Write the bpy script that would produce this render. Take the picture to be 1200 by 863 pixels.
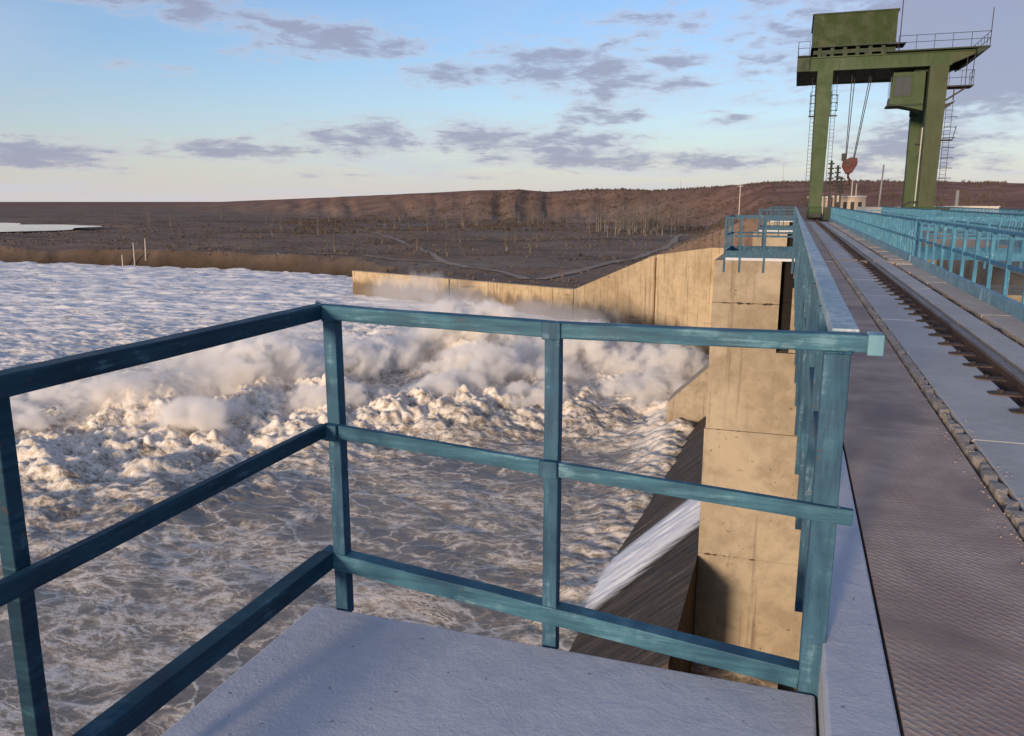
import bpy, bmesh, math, random
import numpy as np
from mathutils import Vector, Matrix, noise as mnoise
R = math.radians
random.seed(7)
rng = np.random.default_rng(11)
scene = bpy.context.scene
for o in list(bpy.data.objects):
    bpy.data.objects.remove(o, do_unlink=True)

# ------------------------------------------------------------------ camera
CAM_Z = 1.55
cam_data = bpy.data.cameras.new('camera')
cam_data.sensor_fit = 'HORIZONTAL'
cam_data.sensor_width = 36.0
cam_data.lens = 28.5
cam_data.clip_start = 0.05
cam_data.clip_end = 60000
cam = bpy.data.objects.new('camera', cam_data)
scene.collection.objects.link(cam)
cam.location = (0, 0, CAM_Z)
cam.rotation_euler = (R(90 - 11.6), 0, R(18.79))
scene.camera = cam

# ------------------------------------------------------------------ world: daylight sky with broken cloud
SUN_AZ = 191.0       # compass bearing of the sun, clockwise from +Y (behind the camera, a little to its left)
SUN_EL = 7.0
world = bpy.data.worlds.new('World')
scene.world = world
world.use_nodes = True
wt = world.node_tree
for n in list(wt.nodes):
    wt.nodes.remove(n)


class NG:
    """tiny helper for wiring shader nodes"""
    def __init__(s, tree):
        s.t = tree

    def n(s, kind, **kw):
        nd = s.t.nodes.new(kind)
        for k, v in kw.items():
            setattr(nd, k, v)
        return nd

    def link(s, a, b):
        s.t.links.new(a, b)

    def put(s, sock, v):
        if hasattr(v, 'is_output'):
            s.link(v, sock)
        elif v is not None:
            if isinstance(v, (tuple, list)) and len(v) == 3 and sock.type == 'RGBA':
                v = (*v, 1)
            sock.default_value = v

    def math(s, op, a, b=None, c=None, clamp=False):
        nd = s.n('ShaderNodeMath', operation=op, use_clamp=clamp)
        s.put(nd.inputs[0], a)
        if b is not None: s.put(nd.inputs[1], b)
        if c is not None: s.put(nd.inputs[2], c)
        return nd.outputs[0]

    def vmath(s, op, a, b=None, scale=None):
        nd = s.n('ShaderNodeVectorMath', operation=op)
        s.put(nd.inputs[0], a)
        if b is not None: s.put(nd.inputs[1], b)
        if scale is not None: s.put(nd.inputs['Scale'], scale)
        return nd.outputs[0]

    def mix(s, fac, a, b, blend='MIX'):
        nd = s.n('ShaderNodeMix', data_type='RGBA', blend_type=blend)
        s.put(nd.inputs['Factor'], fac); s.put(nd.inputs[6], a); s.put(nd.inputs[7], b)
        return nd.outputs[2]

    def ss(s, v, a, b, lo=0.0, hi=1.0):
        nd = s.n('ShaderNodeMapRange', interpolation_type='SMOOTHSTEP')
        s.put(nd.inputs[0], v); s.put(nd.inputs[1], a); s.put(nd.inputs[2], b)
        s.put(nd.inputs[3], lo); s.put(nd.inputs[4], hi)
        return nd.outputs[0]

    def noise(s, vec, scale, detail=4, rough=0.55, dist=0.0, out=0):
        nd = s.n('ShaderNodeTexNoise')
        s.put(nd.inputs['Vector'], vec)
        nd.inputs['Scale'].default_value = scale
        nd.inputs['Detail'].default_value = detail
        nd.inputs['Roughness'].default_value = rough
        nd.inputs['Distortion'].default_value = dist
        return nd.outputs[out]

    def voro(s, vec, scale, feature='DISTANCE_TO_EDGE', rnd=1.0):
        nd = s.n('ShaderNodeTexVoronoi', feature=feature)
        s.put(nd.inputs['Vector'], vec)
        nd.inputs['Scale'].default_value = scale
        nd.inputs['Randomness'].default_value = rnd
        return nd.outputs['Distance']

    def mapping(s, vec, loc=(0, 0, 0), rot=(0, 0, 0), scale=(1, 1, 1)):
        nd = s.n('ShaderNodeMapping')
        s.put(nd.inputs[0], vec)
        nd.inputs[1].default_value = loc; nd.inputs[2].default_value = rot; nd.inputs[3].default_value = scale
        return nd.outputs[0]


g = NG(wt)
sky = g.n('ShaderNodeTexSky', sky_type='NISHITA')
sky.sun_disc = False
sky.sun_elevation = R(SUN_EL)
sky.sun_rotation = R(SUN_AZ)
sky.altitude = 100
sky.air_density = 1.0
sky.dust_density = 0.6
sky.ozone_density = 2.0
tc = g.n('ShaderNodeTexCoord')
D = g.vmath('NORMALIZE', tc.outputs['Generated'])
sp = g.n('ShaderNodeSeparateXYZ'); g.link(D, sp.inputs[0])
dx, dy, dz = sp.outputs
az = g.math('MULTIPLY', g.math('ARCTAN2', dx, dy), 57.29578)
el = g.math('MULTIPLY', g.math('ARCSINE', dz), 57.29578)
# cloud layer seen in perspective: direction projected on a sheet overhead
elp = g.math('ADD', g.math('MAXIMUM', dz, 0.0), 0.05)
cx = g.math('DIVIDE', dx, elp); cy = g.math('DIVIDE', dy, elp)
cv = g.n('ShaderNodeCombineXYZ'); g.link(cx, cv.inputs[0]); g.link(cy, cv.inputs[1])
CV = cv.outputs[0]
n_big = g.noise(CV, 0.55, 3, 0.5)
# detail in angle space so the puffs keep a believable outline
av = g.n('ShaderNodeCombineXYZ'); g.link(az, av.inputs[0]); g.link(g.math('MULTIPLY', el, 3.6), av.inputs[1])
AV = av.outputs[0]
n_mid = g.noise(AV, 0.42, 5, 0.56, 0.3)
n_fine = g.noise(AV, 1.7, 5, 0.6, 0.3)
n_warp = g.noise(AV, 0.35, 3, 0.5, out=1)
wsp = g.n('ShaderNodeSeparateXYZ'); g.link(n_warp, wsp.inputs[0])
azw = g.math('ADD', az, g.math('MULTIPLY', g.math('SUBTRACT', wsp.outputs[0], 0.5), 3.0))
elw = g.math('ADD', el, g.math('MULTIPLY', g.math('SUBTRACT', wsp.outputs[1], 0.5), 1.1))
# the cloud banks of this evening: bearing, height, half-widths (degrees), thickness
BANKS = [(-35.8, 11.3, 2.0, 0.4, 0.8), (-30.3, 10.3, 3.2, 0.6, 1), (-35.1, 9.4, 1.3, 0.5, 0.6), (-21.4, 8.3, 3.0, 0.5, 1),
         (-16.5, 8.8, 3.1, 0.9, 0.95), (-12.2, 8.2, 2.1, 1.4, 0.95), (-7.8, 9.0, 2.2, 0.4, 0.9), (-9.0, 11.3, 2.6, 0.7, 0.7),
         (-12.7, 5.6, 2.1, 0.4, 1), (-8.3, 7.6, 2.2, 0.5, 0.8), (-36.6, 3.3, 4.9, 0.4, 0.95), (-28.5, 4.2, 3.1, 0.7, 1),
         (-22.0, 4.2, 1.4, 0.7, 1), (-19.3, 4.4, 1.5, 0.4, 0.9), (-15.3, 3.7, 3.6, 0.7, 1), (-13.0, 2.8, 5.4, 0.4, 1),
         (-5.9, 2.7, 3.4, 0.4, 1), (-48.7, 2.8, 3.4, 0.6, 1.1), (-39.0, 11.3, 2.6, 0.5, 0.9), (-33.2, 10.8, 2.2, 0.45, 1.0), (-27.4, 9.7, 2.0, 0.4, 0.9), (8.4, 9.9, 5.9, 1.7, 1.5), (2.9, 8.6, 3.4, 1.0, 0.8),
         (10.7, 7.4, 3.4, 1.6, 1.4), (6.8, 3.3, 3.2, 1.2, 1.0), (-0.9, 10.3, 2.8, 2.4, 0.7), (-41.2, 11.8, 3.7, 0.4, 0.9),
         (-4.3, 5.3, 1.5, 0.3, 0.7), (-41.8, 8.0, 2.0, 0.3, 0.5), (-11.5, 11.7, 2.2, 0.4, 0.6), (-29.8, 1.8, 3.4, 0.2, 0.5),
         (-21.1, 1.7, 3.5, 0.2, 0.6), (10.5, 2.3, 3.0, 0.4, 0.6),
         (24, 8, 8, 2.0, 1), (38, 5, 9, 1.2, 1), (-64, 6, 7, 1.0, 1), (-75, 10, 8, 1.5, 0.9), (60, 9, 9, 1.6, 1)]
bank = 0.0
for (a, e, ra, re, s_) in BANKS:
    q = g.math('ADD', g.math('POWER', g.math('DIVIDE', g.math('SUBTRACT', azw, a), ra * 1.75), 2.0),
               g.math('POWER', g.math('DIVIDE', g.math('SUBTRACT', elw, e), re * 1.9), 2.0))
    b = g.math('MULTIPLY', g.math('POWER', 2.718, g.math('MULTIPLY', q, -1.0)), s_)
    bank = b if isinstance(bank, float) else g.math('MAXIMUM', bank, b)
# out of view, scattered cloud carries on, thickened to neutralise the blue ambient light
far_cov = g.ss(n_big, 0.40, 0.62, 0.0, 1.0)
side = g.ss(g.math('ABSOLUTE', g.math('ADD', az, 19.0)), 45.0, 60.0)
high = g.ss(el, 14.0, 20.0)
cover = g.math('MAXIMUM', bank, g.math('MULTIPLY', far_cov, g.math('MAXIMUM', side, high)))
dens0 = g.math('ADD', cover, g.math('MULTIPLY', g.math('SUBTRACT', n_mid, 0.5), 1.9))
dens0 = g.math('ADD', dens0, g.math('MULTIPLY', g.math('SUBTRACT', n_fine, 0.5), 0.55))
dens = g.ss(dens0, 0.12, 1.12)
dens = g.math('MULTIPLY', dens, g.ss(cover, 0.05, 0.3))
veil = g.math('MULTIPLY', g.ss(g.noise(CV, 0.35, 4, 0.6, 0.6), 0.40, 0.72), 0.45)
# thin high haze near the horizon, where the light has come a long way
hz = g.math('POWER', g.math('SUBTRACT', 1.0, g.math('MAXIMUM', dz, 0.0), clamp=True), 11.0)
SKYMUL = 1.0
skyc = g.mix(1.0, sky.outputs[0], (0.70, 0.80, 1.04), 'MULTIPLY')
HAZE_COL = (2.95, 2.72, 2.86)
CLOUD_THICK = (1.40, 1.45, 1.98)
CLOUD_THIN = (2.6, 2.4, 2.65)
c1 = g.mix(g.math('MULTIPLY', hz, 0.85), skyc, HAZE_COL)
c1 = g.mix(veil, c1, (2.3, 2.65, 3.3))
ccol = g.mix(g.ss(dens0, 0.4, 0.95), CLOUD_THIN, CLOUD_THICK)
c2 = g.mix(g.math('MULTIPLY', dens, 0.85), c1, ccol)
bg = g.n('ShaderNodeBackground'); g.link(c2, bg.inputs[0]); bg.inputs[1].default_value = 0.13
wo = g.n('ShaderNodeOutputWorld'); g.link(bg.outputs[0], wo.inputs[0])

# ------------------------------------------------------------------ sun
sd = bpy.data.lights.new('sun', 'SUN')
sd.energy = 2.3
sd.angle = R(6.0)
sd.color = (1.0, 0.76, 0.52)
so = bpy.data.objects.new('sun', sd)
scene.collection.objects.link(so)
sdir = Vector((math.sin(R(SUN_AZ)) * math.cos(R(SUN_EL)), math.cos(R(SUN_AZ)) * math.cos(R(SUN_EL)), math.sin(R(SUN_EL))))
so.rotation_euler = (-sdir).to_track_quat('-Z', 'Y').to_euler()
so.location = (0, -30, 40)

scene.view_settings.view_transform = 'Standard'
scene.view_settings.look = 'None'
scene.view_settings.exposure = 0.88
scene.view_settings.gamma = 1.0
scene.view_settings.use_curve_mapping = False
scene.cycles.max_bounces = 10
scene.cycles.diffuse_bounces = 3
scene.cycles.glossy_bounces = 2
scene.cycles.volume_bounces = 8
scene.cycles.use_denoising = True

# ------------------------------------------------------------------ object helpers
COL = scene.collection


class MB:
    """collects shapes into one mesh"""
    def __init__(s):
        s.v = []; s.f = []

    def add(s, vs, fs):
        o = len(s.v)
        s.v += [tuple(p) for p in vs]
        s.f += [tuple(i + o for i in f) for f in fs]
        return s

    def box(s, x0, x1, y0, y1, z0, z1):
        return s.add([(x0, y0, z0), (x1, y0, z0), (x1, y1, z0), (x0, y1, z0), (x0, y0, z1), (x1, y0, z1), (x1, y1, z1), (x0, y1, z1)],
                     [(0, 3, 2, 1), (4, 5, 6, 7), (0, 1, 5, 4), (1, 2, 6, 5), (2, 3, 7, 6), (3, 0, 4, 7)])

    def bar(s, a, b, w, h, up=(0, 0, 1), seg=1, wob=0.0, w2=None, h2=None):
        """rectangular bar from a to b: w across, h along up"""
        a = Vector(a); b = Vector(b); d = (b - a).normalized(); up = Vector(up)
        sx = d.cross(up)
        if sx.length < 1e-4: sx = d.cross(Vector((0, 1, 0)))
        sx.normalize(); uz = sx.cross(d).normalized()
        vs = []
        w2 = w if w2 is None else w2; h2 = h if h2 is None else h2
        for i in range(seg + 1):
            t = i / seg
            c = a.lerp(b, t)
            if wob and 0 < i < seg:
                c = c + sx * random.uniform(-wob, wob) + uz * random.uniform(-wob, wob)
            ww = (w + (w2 - w) * t) / 2; hh = (h + (h2 - h) * t) / 2
            for (p, q) in ((-1, -1), (1, -1), (1, 1), (-1, 1)):
                vs.append(c + sx * ww * p + uz * hh * q)
        fs = []
        for i in range(seg):
            o = 4 * i
            for k in range(4):
                fs.append((o + k, o + (k + 1) % 4, o + 4 + (k + 1) % 4, o + 4 + k))
        fs.append((3, 2, 1, 0)); o = 4 * seg; fs.append((o, o + 1, o + 2, o + 3))
        return s.add(vs, fs)

    def tube(s, pts, r, n=6, r2=None, cap=True):
        pts = [Vector(p) for p in pts]
        vs = []; fs = []
        m = len(pts)
        r2 = r if r2 is None else r2
        for i, p in enumerate(pts):
            d = (pts[min(i + 1, m - 1)] - pts[max(i - 1, 0)]).normalized()
            sx = d.cross(Vector((0, 0, 1)))
            if sx.length < 1e-3: sx = Vector((1, 0, 0))
            sx.normalize(); sy = sx.cross(d)
            rr = r + (r2 - r) * i / max(1, m - 1)
            for k in range(n):
                t = 2 * math.pi * k / n
                vs.append(p + sx * math.cos(t) * rr + sy * math.sin(t) * rr)
        for i in range(m - 1):
            for k in range(n):
                fs.append((i * n + k, i * n + (k + 1) % n, (i + 1) * n + (k + 1) % n, (i + 1) * n + k))
        if cap:
            fs.append(tuple(reversed(range(n)))); fs.append(tuple((m - 1) * n + k for k in range(n)))
        return s.add(vs, fs)

    def disc(s, c, axis, r, t, n=20):
        c = Vector(c); axis = Vector(axis).normalized()
        return s.tube([c - axis * t / 2, c + axis * t / 2], r, n)

    def prism(s, poly, ext):
        """closed polygon (3-D points) pushed along ext"""
        poly = [Vector(p) for p in poly]; e = Vector(ext); n = len(poly)
        vs = poly + [p + e for p in poly]
        fs = [tuple(reversed(range(n))), tuple(range(n, 2 * n))]
        for i in range(n):
            j = (i + 1) % n
            fs.append((i, j, n + j, n + i))
        return s.add(vs, fs)

    def mesh(s, name, mat, at=(0, 0, 0), smooth=False):
        me = bpy.data.meshes.new(name)
        ax, ay, az_ = at
        me.from_pydata([(x - ax, y - ay, z - az_) for x, y, z in s.v], [], s.f)
        bm = bmesh.new(); bm.from_mesh(me); bmesh.ops.recalc_face_normals(bm, faces=bm.faces); bm.to_mesh(me); bm.free()
        me.materials.append(mat)
        if smooth:
            for p in me.polygons: p.use_smooth = True
        return me

    def obj(s, name, mat, parent=None, bevel=0.0, smooth=False, at=None):
        """ONE mesh object; shapes are given in world coordinates"""
        wl = parent.location.copy() if (parent and at is None) else Vector(at or (0, 0, 0))
        if parent and parent.parent: wl = wl + parent.parent.location
        o = bpy.data.objects.new(name, s.mesh(name, mat, wl, smooth))
        COL.objects.link(o)
        if parent: o.parent = parent
        elif at is not None: o.location = at
        if bevel:
            m = o.modifiers.new('bevel', 'BEVEL'); m.width = bevel; m.segments = 2; m.limit_method = 'ANGLE'
        return o


def thing(name, label, cat, loc, group=None):
    o = bpy.data.objects.new(name, None)
    o.empty_display_size = 0.3
    COL.objects.link(o); o.location = loc
    tag(o, label, cat, group)
    return o


def tag(o, label, cat, group=None, kind=None):
    o['label'] = label; o['category'] = cat
    if group: o['group'] = group
    if kind: o['kind'] = kind
    return o


def structure(o):
    o['kind'] = 'structure'
    return o


def inst(name, me, parent, loc, rot=(0, 0, 0), scale=(1, 1, 1)):
    o = bpy.data.objects.new(name, me)
    COL.objects.link(o); o.parent = parent
    p = Vector(loc)
    if parent:
        q = parent
        while q is not None:
            p = p - q.location; q = q.parent
    o.location = p; o.rotation_euler = rot; o.scale = scale
    return o


def copy_tree(o, parent=None):
    c = o.copy(); COL.objects.link(c); c.parent = parent
    for ch in o.children: copy_tree(ch, c)
    return c


# ------------------------------------------------------------------ noise for geometry (numpy gradient noise)
_perm = rng.permutation(512).astype(np.int64)
_grad = np.stack([np.cos(np.arange(512) / 512 * 2 * np.pi * 37), np.sin(np.arange(512) / 512 * 2 * np.pi * 37)], 1)


def perlin(x, y):
    xi = np.floor(x).astype(np.int64); yi = np.floor(y).astype(np.int64)
    fx = x - xi; fy = y - yi
    u = fx * fx * fx * (fx * (fx * 6 - 15) + 10); v = fy * fy * fy * (fy * (fy * 6 - 15) + 10)

    def gr(ix, iy, ddx, ddy):
        h = _perm[(_perm[ix & 511] + iy) & 511]
        gg = _grad[h]
        return gg[..., 0] * ddx + gg[..., 1] * ddy
    a = gr(xi, yi, fx, fy); b = gr(xi + 1, yi, fx - 1, fy)
    c = gr(xi, yi + 1, fx, fy - 1); d = gr(xi + 1, yi + 1, fx - 1, fy - 1)
    return (a + (b - a) * u) * (1 - v) + (c + (d - c) * u) * v      # about -0.7 .. 0.7


def fbm(x, y, octs=4, gain=0.5, lac=2.03):
    s_ = 0; a = 1.0
    for k in range(octs):
        s_ = s_ + a * perlin(x + 17.3 * k, y - 9.1 * k); x = x * lac; y = y * lac; a *= gain
    return s_


def billow(x, y, octs=4, gain=0.55, lac=2.1):
    s_ = 0; a = 1.0
    for k in range(octs):
        s_ = s_ + a * np.abs(perlin(x + 5.3 * k, y + 31.7 * k)) * 1.6; x, y = (x * 0.8 - y * 0.6) * lac, (x * 0.6 + y * 0.8) * lac; a *= gain
    return s_


def sstep(a, b, x):
    t = np.clip((x - a) / (b - a), 0, 1)
    return t * t * (3 - 2 * t)


def grid_mesh(name, X, Y, Z, mat, attrs=None, smooth=True, wrap=False):
    """mesh from 2-D arrays"""
    n, m = X.shape
    co = np.stack([X, Y, Z], -1).reshape(-1, 3).astype(np.float32)
    i, j = np.meshgrid(np.arange(n - 1), np.arange(m - 1), indexing='ij')
    a = (i * m + j).ravel()
    quads = np.stack([a, a + m, a + m + 1, a + 1], 1).astype(np.int32)
    me = bpy.data.meshes.new(name)
    me.vertices.add(len(co)); me.vertices.foreach_set('co', co.ravel())
    me.loops.add(quads.size); me.loops.foreach_set('vertex_index', quads.ravel())
    me.polygons.add(len(quads))
    me.polygons.foreach_set('loop_start', np.arange(0, quads.size, 4, dtype=np.int32))
    me.polygons.foreach_set('loop_total', np.full(len(quads), 4, dtype=np.int32))
    me.polygons.foreach_set('use_smooth', np.full(len(quads), smooth, dtype=bool))
    me.update()
    me.validate()
    for k, arr in (attrs or {}).items():
        at = me.attributes.new(k, 'FLOAT', 'POINT')
        at.data.foreach_set('value', arr.ravel().astype(np.float32))
    me.materials.append(mat)
    o = bpy.data.objects.new(name, me); COL.objects.link(o)
    # normals up
    if me.polygons[0].normal.z < 0: me.flip_normals()
    return o


# ------------------------------------------------------------------ materials
def newmat(name):
    m = bpy.data.materials.new(name); m.use_nodes = True
    t = m.node_tree
    for n in list(t.nodes): t.nodes.remove(n)
    gg = NG(t)
    b = gg.n('ShaderNodeBsdfPrincipled'); o = gg.n('ShaderNodeOutputMaterial')
    gg.link(b.outputs[0], o.inputs[0])
    tcn = gg.n('ShaderNodeTexCoord'); geo = gg.n('ShaderNodeNewGeometry')
    return m, gg, b, geo.outputs['Position'], tcn.outputs['Object']


def bump(gg, b, h, strength=0.5, dist=0.02):
    n = gg.n('ShaderNodeBump'); n.inputs['Strength'].default_value = strength; n.inputs['Distance'].default_value = dist
    gg.put(n.inputs['Height'], h); gg.link(n.outputs[0], b.inputs['Normal'])


def oil_paint(name, base, light, dark, rust=0.25, scale=1.0, rough=0.45, chip=0.62, along=None):
    """brush-painted steel: streaky coats, scuffs down to a paler coat, rust freckles"""
    m, gg, b, P, O = newmat(name)
    P = gg.mapping(P, scale=(scale, scale, scale))
    stretch = {None: (9, 9, 1.1), 'flat': (1.3, 1.3, 16)}[along]
    streak = gg.noise(gg.mapping(P, scale=stretch), 2.2, 5, 0.65)
    area = gg.ss(gg.noise(P, 1.7, 3, 0.6), 0.40, 0.66)
    streakh = gg.noise(gg.mapping(P, scale=(1.2, 9, 14)), 2.0, 4, 0.6)
    coat = gg.noise(P, 3.2, 5, 0.6, 0.5)
    c = gg.mix(gg.ss(gg.math('ADD', gg.math('MULTIPLY', streak, 0.5), gg.math('MULTIPLY', coat, 0.5)), 0.36, 0.64), dark, base)
    scuff = gg.math('ADD', gg.math('MULTIPLY', streak, 0.45), gg.math('ADD', gg.math('MULTIPLY', streakh, 0.3), gg.math('MULTIPLY', gg.noise(P, 11, 5, 0.7), 0.35)))
    sc = gg.math('MULTIPLY', gg.ss(scuff, chip - 0.03, chip + 0.10), gg.math('ADD', 0.15, gg.math('MULTIPLY', area, 0.85)))
    c = gg.mix(gg.math('MULTIPLY', sc, 0.85), c, light)
    fr = gg.ss(gg.math('ADD', gg.noise(P, 26, 4, 0.7), gg.math('MULTIPLY', gg.noise(P, 2.1, 2), 0.35)), 0.84, 0.93)
    c = gg.mix(gg.math('MULTIPLY', fr, rust * 3, clamp=True), c, (0.10, 0.045, 0.022))
    gg.link(c, b.inputs['Base Color'])
    gg.put(b.inputs['Roughness'], gg.ss(coat, 0.3, 0.7, rough, rough + 0.25))
    b.inputs['Specular IOR Level'].default_value = 0.2
    bump(gg, b, gg.math('ADD', scuff, gg.math('MULTIPLY', gg.noise(P, 40, 3), 0.3)), 0.35, 0.004)
    return m


def concrete(name, c_a, c_b, stain, streaks=0.5, scale=1.0, rough=0.9, bstr=0.5, boards=0.0, wet=False):
    m, gg, b, P, O = newmat(name)
    Ps = gg.mapping(P, scale=(scale, scale, scale))
    big = gg.noise(Ps, 0.45, 6, 0.6, 0.4)
    mid = gg.noise(Ps, 2.6, 6, 0.65, 0.3)
    fine = gg.noise(Ps, 22, 4, 0.7)
    run = gg.noise(gg.mapping(P, scale=(2.2, 2.2, 0.10)), 1.5, 5, 0.65)
    c = gg.mix(gg.ss(gg.math('ADD', gg.math('MULTIPLY', big, 0.6), gg.math('MULTIPLY', mid, 0.4)), 0.38, 0.62), c_a, c_b)
    c = gg.mix(gg.math('MULTIPLY', gg.ss(run, 0.52, 0.72), streaks), c, stain)
    c = gg.mix(gg.math('MULTIPLY', gg.ss(mid, 0.60, 0.75), 0.55), c, stain)
    pores = gg.ss(gg.noise(Ps, 7.5, 3, 0.5), 0.70, 0.74)
    c = gg.mix(gg.math('MULTIPLY', pores, 0.6), c, tuple(v * 0.35 for v in stain))
    c = gg.mix(gg.math('MULTIPLY', gg.math('SUBTRACT', fine, 0.5), 0.5, clamp=True), c, tuple(min(1, v * 1.35) for v in c_b))
    if wet:     # splashed and slimy for a couple of metres over the water
        sz = gg.n('ShaderNodeSeparateXYZ'); gg.link(P, sz.inputs[0])
        bandz = gg.noise(gg.mapping(P, scale=(0.10, 0.10, 1.1)), 1.0, 5, 0.6)
        c = gg.mix(gg.math('MULTIPLY', gg.ss(bandz, 0.60, 0.68), gg.ss(gg.noise(P, 0.25, 3), 0.42, 0.6)), c, (0.12, 0.078, 0.045))
        c = gg.mix(gg.math('MULTIPLY', gg.ss(run, 0.34, 0.26), 0.6), c, (0.60, 0.52, 0.40))
        lvl = gg.math('ADD', sz.outputs[2], gg.math('MULTIPLY', gg.math('SUBTRACT', gg.noise(gg.mapping(P, scale=(1, 1, .3)), 0.35, 5, 0.65), 0.5), 5.0))
        c = gg.mix(gg.ss(lvl, -10.2, -11.6, 0, 0.85), c, (0.105, 0.072, 0.045))
    gg.link(c, b.inputs['Base Color'])
    b.inputs['Roughness'].default_value = rough
    h = gg.math('ADD', gg.math('MULTIPLY', mid, 1.0), gg.math('ADD', gg.math('MULTIPLY', fine, 0.35), gg.math('MULTIPLY', pores, -0.6)))
    if boards:
        sx = gg.n('ShaderNodeSeparateXYZ'); gg.link(P, sx.inputs[0])
        fr = gg.math('FRACT', gg.math('MULTIPLY', sx.outputs[2], 1 / boards))
        h = gg.math('ADD', h, gg.math('MULTIPLY', gg.ss(gg.math('ABSOLUTE', gg.math('SUBTRACT', fr, 0.5)), 0.46, 0.5), -0.8))
    bump(gg, b, h, bstr, 0.03)
    return m


M = {}
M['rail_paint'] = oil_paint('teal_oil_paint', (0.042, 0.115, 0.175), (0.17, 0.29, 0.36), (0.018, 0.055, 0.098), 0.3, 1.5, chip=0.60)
M['rail_paint_flat'] = oil_paint('teal_oil_paint_brushed_lengthwise', (0.050, 0.148, 0.205), (0.17, 0.31, 0.37), (0.022, 0.072, 0.115), 0.3, 1.2, chip=0.58, along='flat')
M['far_paint'] = oil_paint('bright_blue_oil_paint', (0.068, 0.225, 0.34), (0.25, 0.44, 0.53), (0.036, 0.135, 0.225), 0.25, 1.3, chip=0.59)
M['kerb_paint'] = oil_paint('pale_blue_oil_paint', (0.22, 0.37, 0.43), (0.44, 0.55, 0.60), (0.12, 0.26, 0.33), 0.25, 0.7, chip=0.55)
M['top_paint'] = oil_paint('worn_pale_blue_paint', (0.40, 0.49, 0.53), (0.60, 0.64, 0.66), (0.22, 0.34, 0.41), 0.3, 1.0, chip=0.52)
M['green'] = oil_paint('green_crane_paint', (0.050, 0.080, 0.036), (0.080, 0.102, 0.058), (0.040, 0.066, 0.028), 0.3, 0.25)
M['olive'] = oil_paint('olive_house_paint', (0.028, 0.046, 0.012), (0.040, 0.056, 0.020), (0.022, 0.037, 0.009), 0.4, 0.3)
M['shade_side_paint'] = oil_paint('teal_oil_paint_shaded_side', (0.017, 0.060, 0.094), (0.08, 0.17, 0.22), (0.007, 0.026, 0.048), 0.3, 1.2, chip=0.60, along='flat')  # darker copy of the teal: shade of the unlit left bars put into colour
M['green_rust'] = oil_paint('rusty_green_crane_paint', (0.058, 0.072, 0.037), (0.13, 0.085, 0.048), (0.046, 0.060, 0.029), 0.8, 0.25)
M['dark_green'] = oil_paint('dark_green_crane_paint', (0.035, 0.055, 0.03), (0.06, 0.08, 0.05), (0.02, 0.03, 0.02), 0.3, 0.3)
M['red'] = oil_paint('faded_red_paint', (0.13, 0.028, 0.026), (0.17, 0.07, 0.06), (0.07, 0.018, 0.018), 0.3, 0.4)
M['pier'] = concrete('pier_concrete', (0.255, 0.205, 0.145), (0.40, 0.335, 0.25), (0.13, 0.092, 0.06), 0.85, 0.8, bstr=0.5)
M['wall'] = concrete('training_wall_concrete', (0.36, 0.26, 0.145), (0.52, 0.40, 0.25), (0.13, 0.082, 0.045), 0.8, 0.45, bstr=0.6, wet=True, boards=0.62)
M['slab'] = concrete('grey_blue_concrete', (0.40, 0.385, 0.37), (0.49, 0.475, 0.46), (0.25, 0.23, 0.21), 0.0, 1.3, 0.8, 0.25)
M['slab_tan'] = concrete('tan_grey_concrete', (0.41, 0.355, 0.305), (0.51, 0.45, 0.39), (0.26, 0.22, 0.19), 0.0, 1.1, 0.85, 0.35)
M['kerb'] = concrete('broken_kerb_concrete', (0.30, 0.255, 0.215), (0.42, 0.36, 0.31), (0.14, 0.11, 0.09), 0.0, 2.5, 0.9, 0.9)
M['edge'] = concrete('pale_edge_concrete', (0.47, 0.485, 0.54), (0.55, 0.565, 0.61), (0.36, 0.37, 0.41), 0.0, 3.5, 0.75, 0.2)
M['wet'] = None


def rust_mat(name, a, b_, c_, rough=0.85, metal=0.0):
    m, gg, b, P, O = newmat(name)
    n1 = gg.noise(P, 6, 6, 0.7); n2 = gg.noise(P, 38, 4, 0.7); n3 = gg.noise(P, 1.3, 4, 0.6)
    c = gg.mix(gg.ss(gg.math('ADD', gg.math('MULTIPLY', n1, 0.6), gg.math('MULTIPLY', n2, 0.4)), 0.38, 0.62), a, b_)
    c = gg.mix(gg.ss(n3, 0.5, 0.7), c, c_)
    gg.link(c, b.inputs['Base Color']); b.inputs['Roughness'].default_value = rough; b.inputs['Metallic'].default_value = metal
    bump(gg, b, gg.math('ADD', n1, n2), 0.5, 0.008)
    return m


M['rust'] = rust_mat('rusty_steel', (0.055, 0.03, 0.022), (0.105, 0.058, 0.04), (0.04, 0.028, 0.025))
M['rail_head'] = rust_mat('worn_rail_steel', (0.16, 0.125, 0.115), (0.22, 0.18, 0.17), (0.12, 0.085, 0.075), 0.5, 0.3)
M['ballast'] = rust_mat('rusty_dirt', (0.05, 0.032, 0.024), (0.095, 0.065, 0.05), (0.035, 0.026, 0.022), 0.95)
M['dirt_dark'] = rust_mat('oily_dirt', (0.030, 0.022, 0.018), (0.055, 0.040, 0.032), (0.024, 0.019, 0.017), 0.95)
M['dirt'] = rust_mat('dry_dirt', (0.055, 0.05, 0.045), (0.13, 0.115, 0.10), (0.04, 0.038, 0.04), 0.95)
M['slot_shade'] = rust_mat('slot_shade_black', (0.008, 0.007, 0.007), (0.014, 0.012, 0.011), (0.01, 0.009, 0.008), 1.0)  # near-black colour standing in for the deep shade inside the gate slot
M['dark'] = rust_mat('dark_steel', (0.02, 0.02, 0.02), (0.035, 0.033, 0.03), (0.025, 0.022, 0.02), 0.7)
M['gate'] = rust_mat('wet_gate_steel', (0.05, 0.045, 0.04), (0.08, 0.06, 0.045), (0.03, 0.03, 0.03), 0.5)
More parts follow.
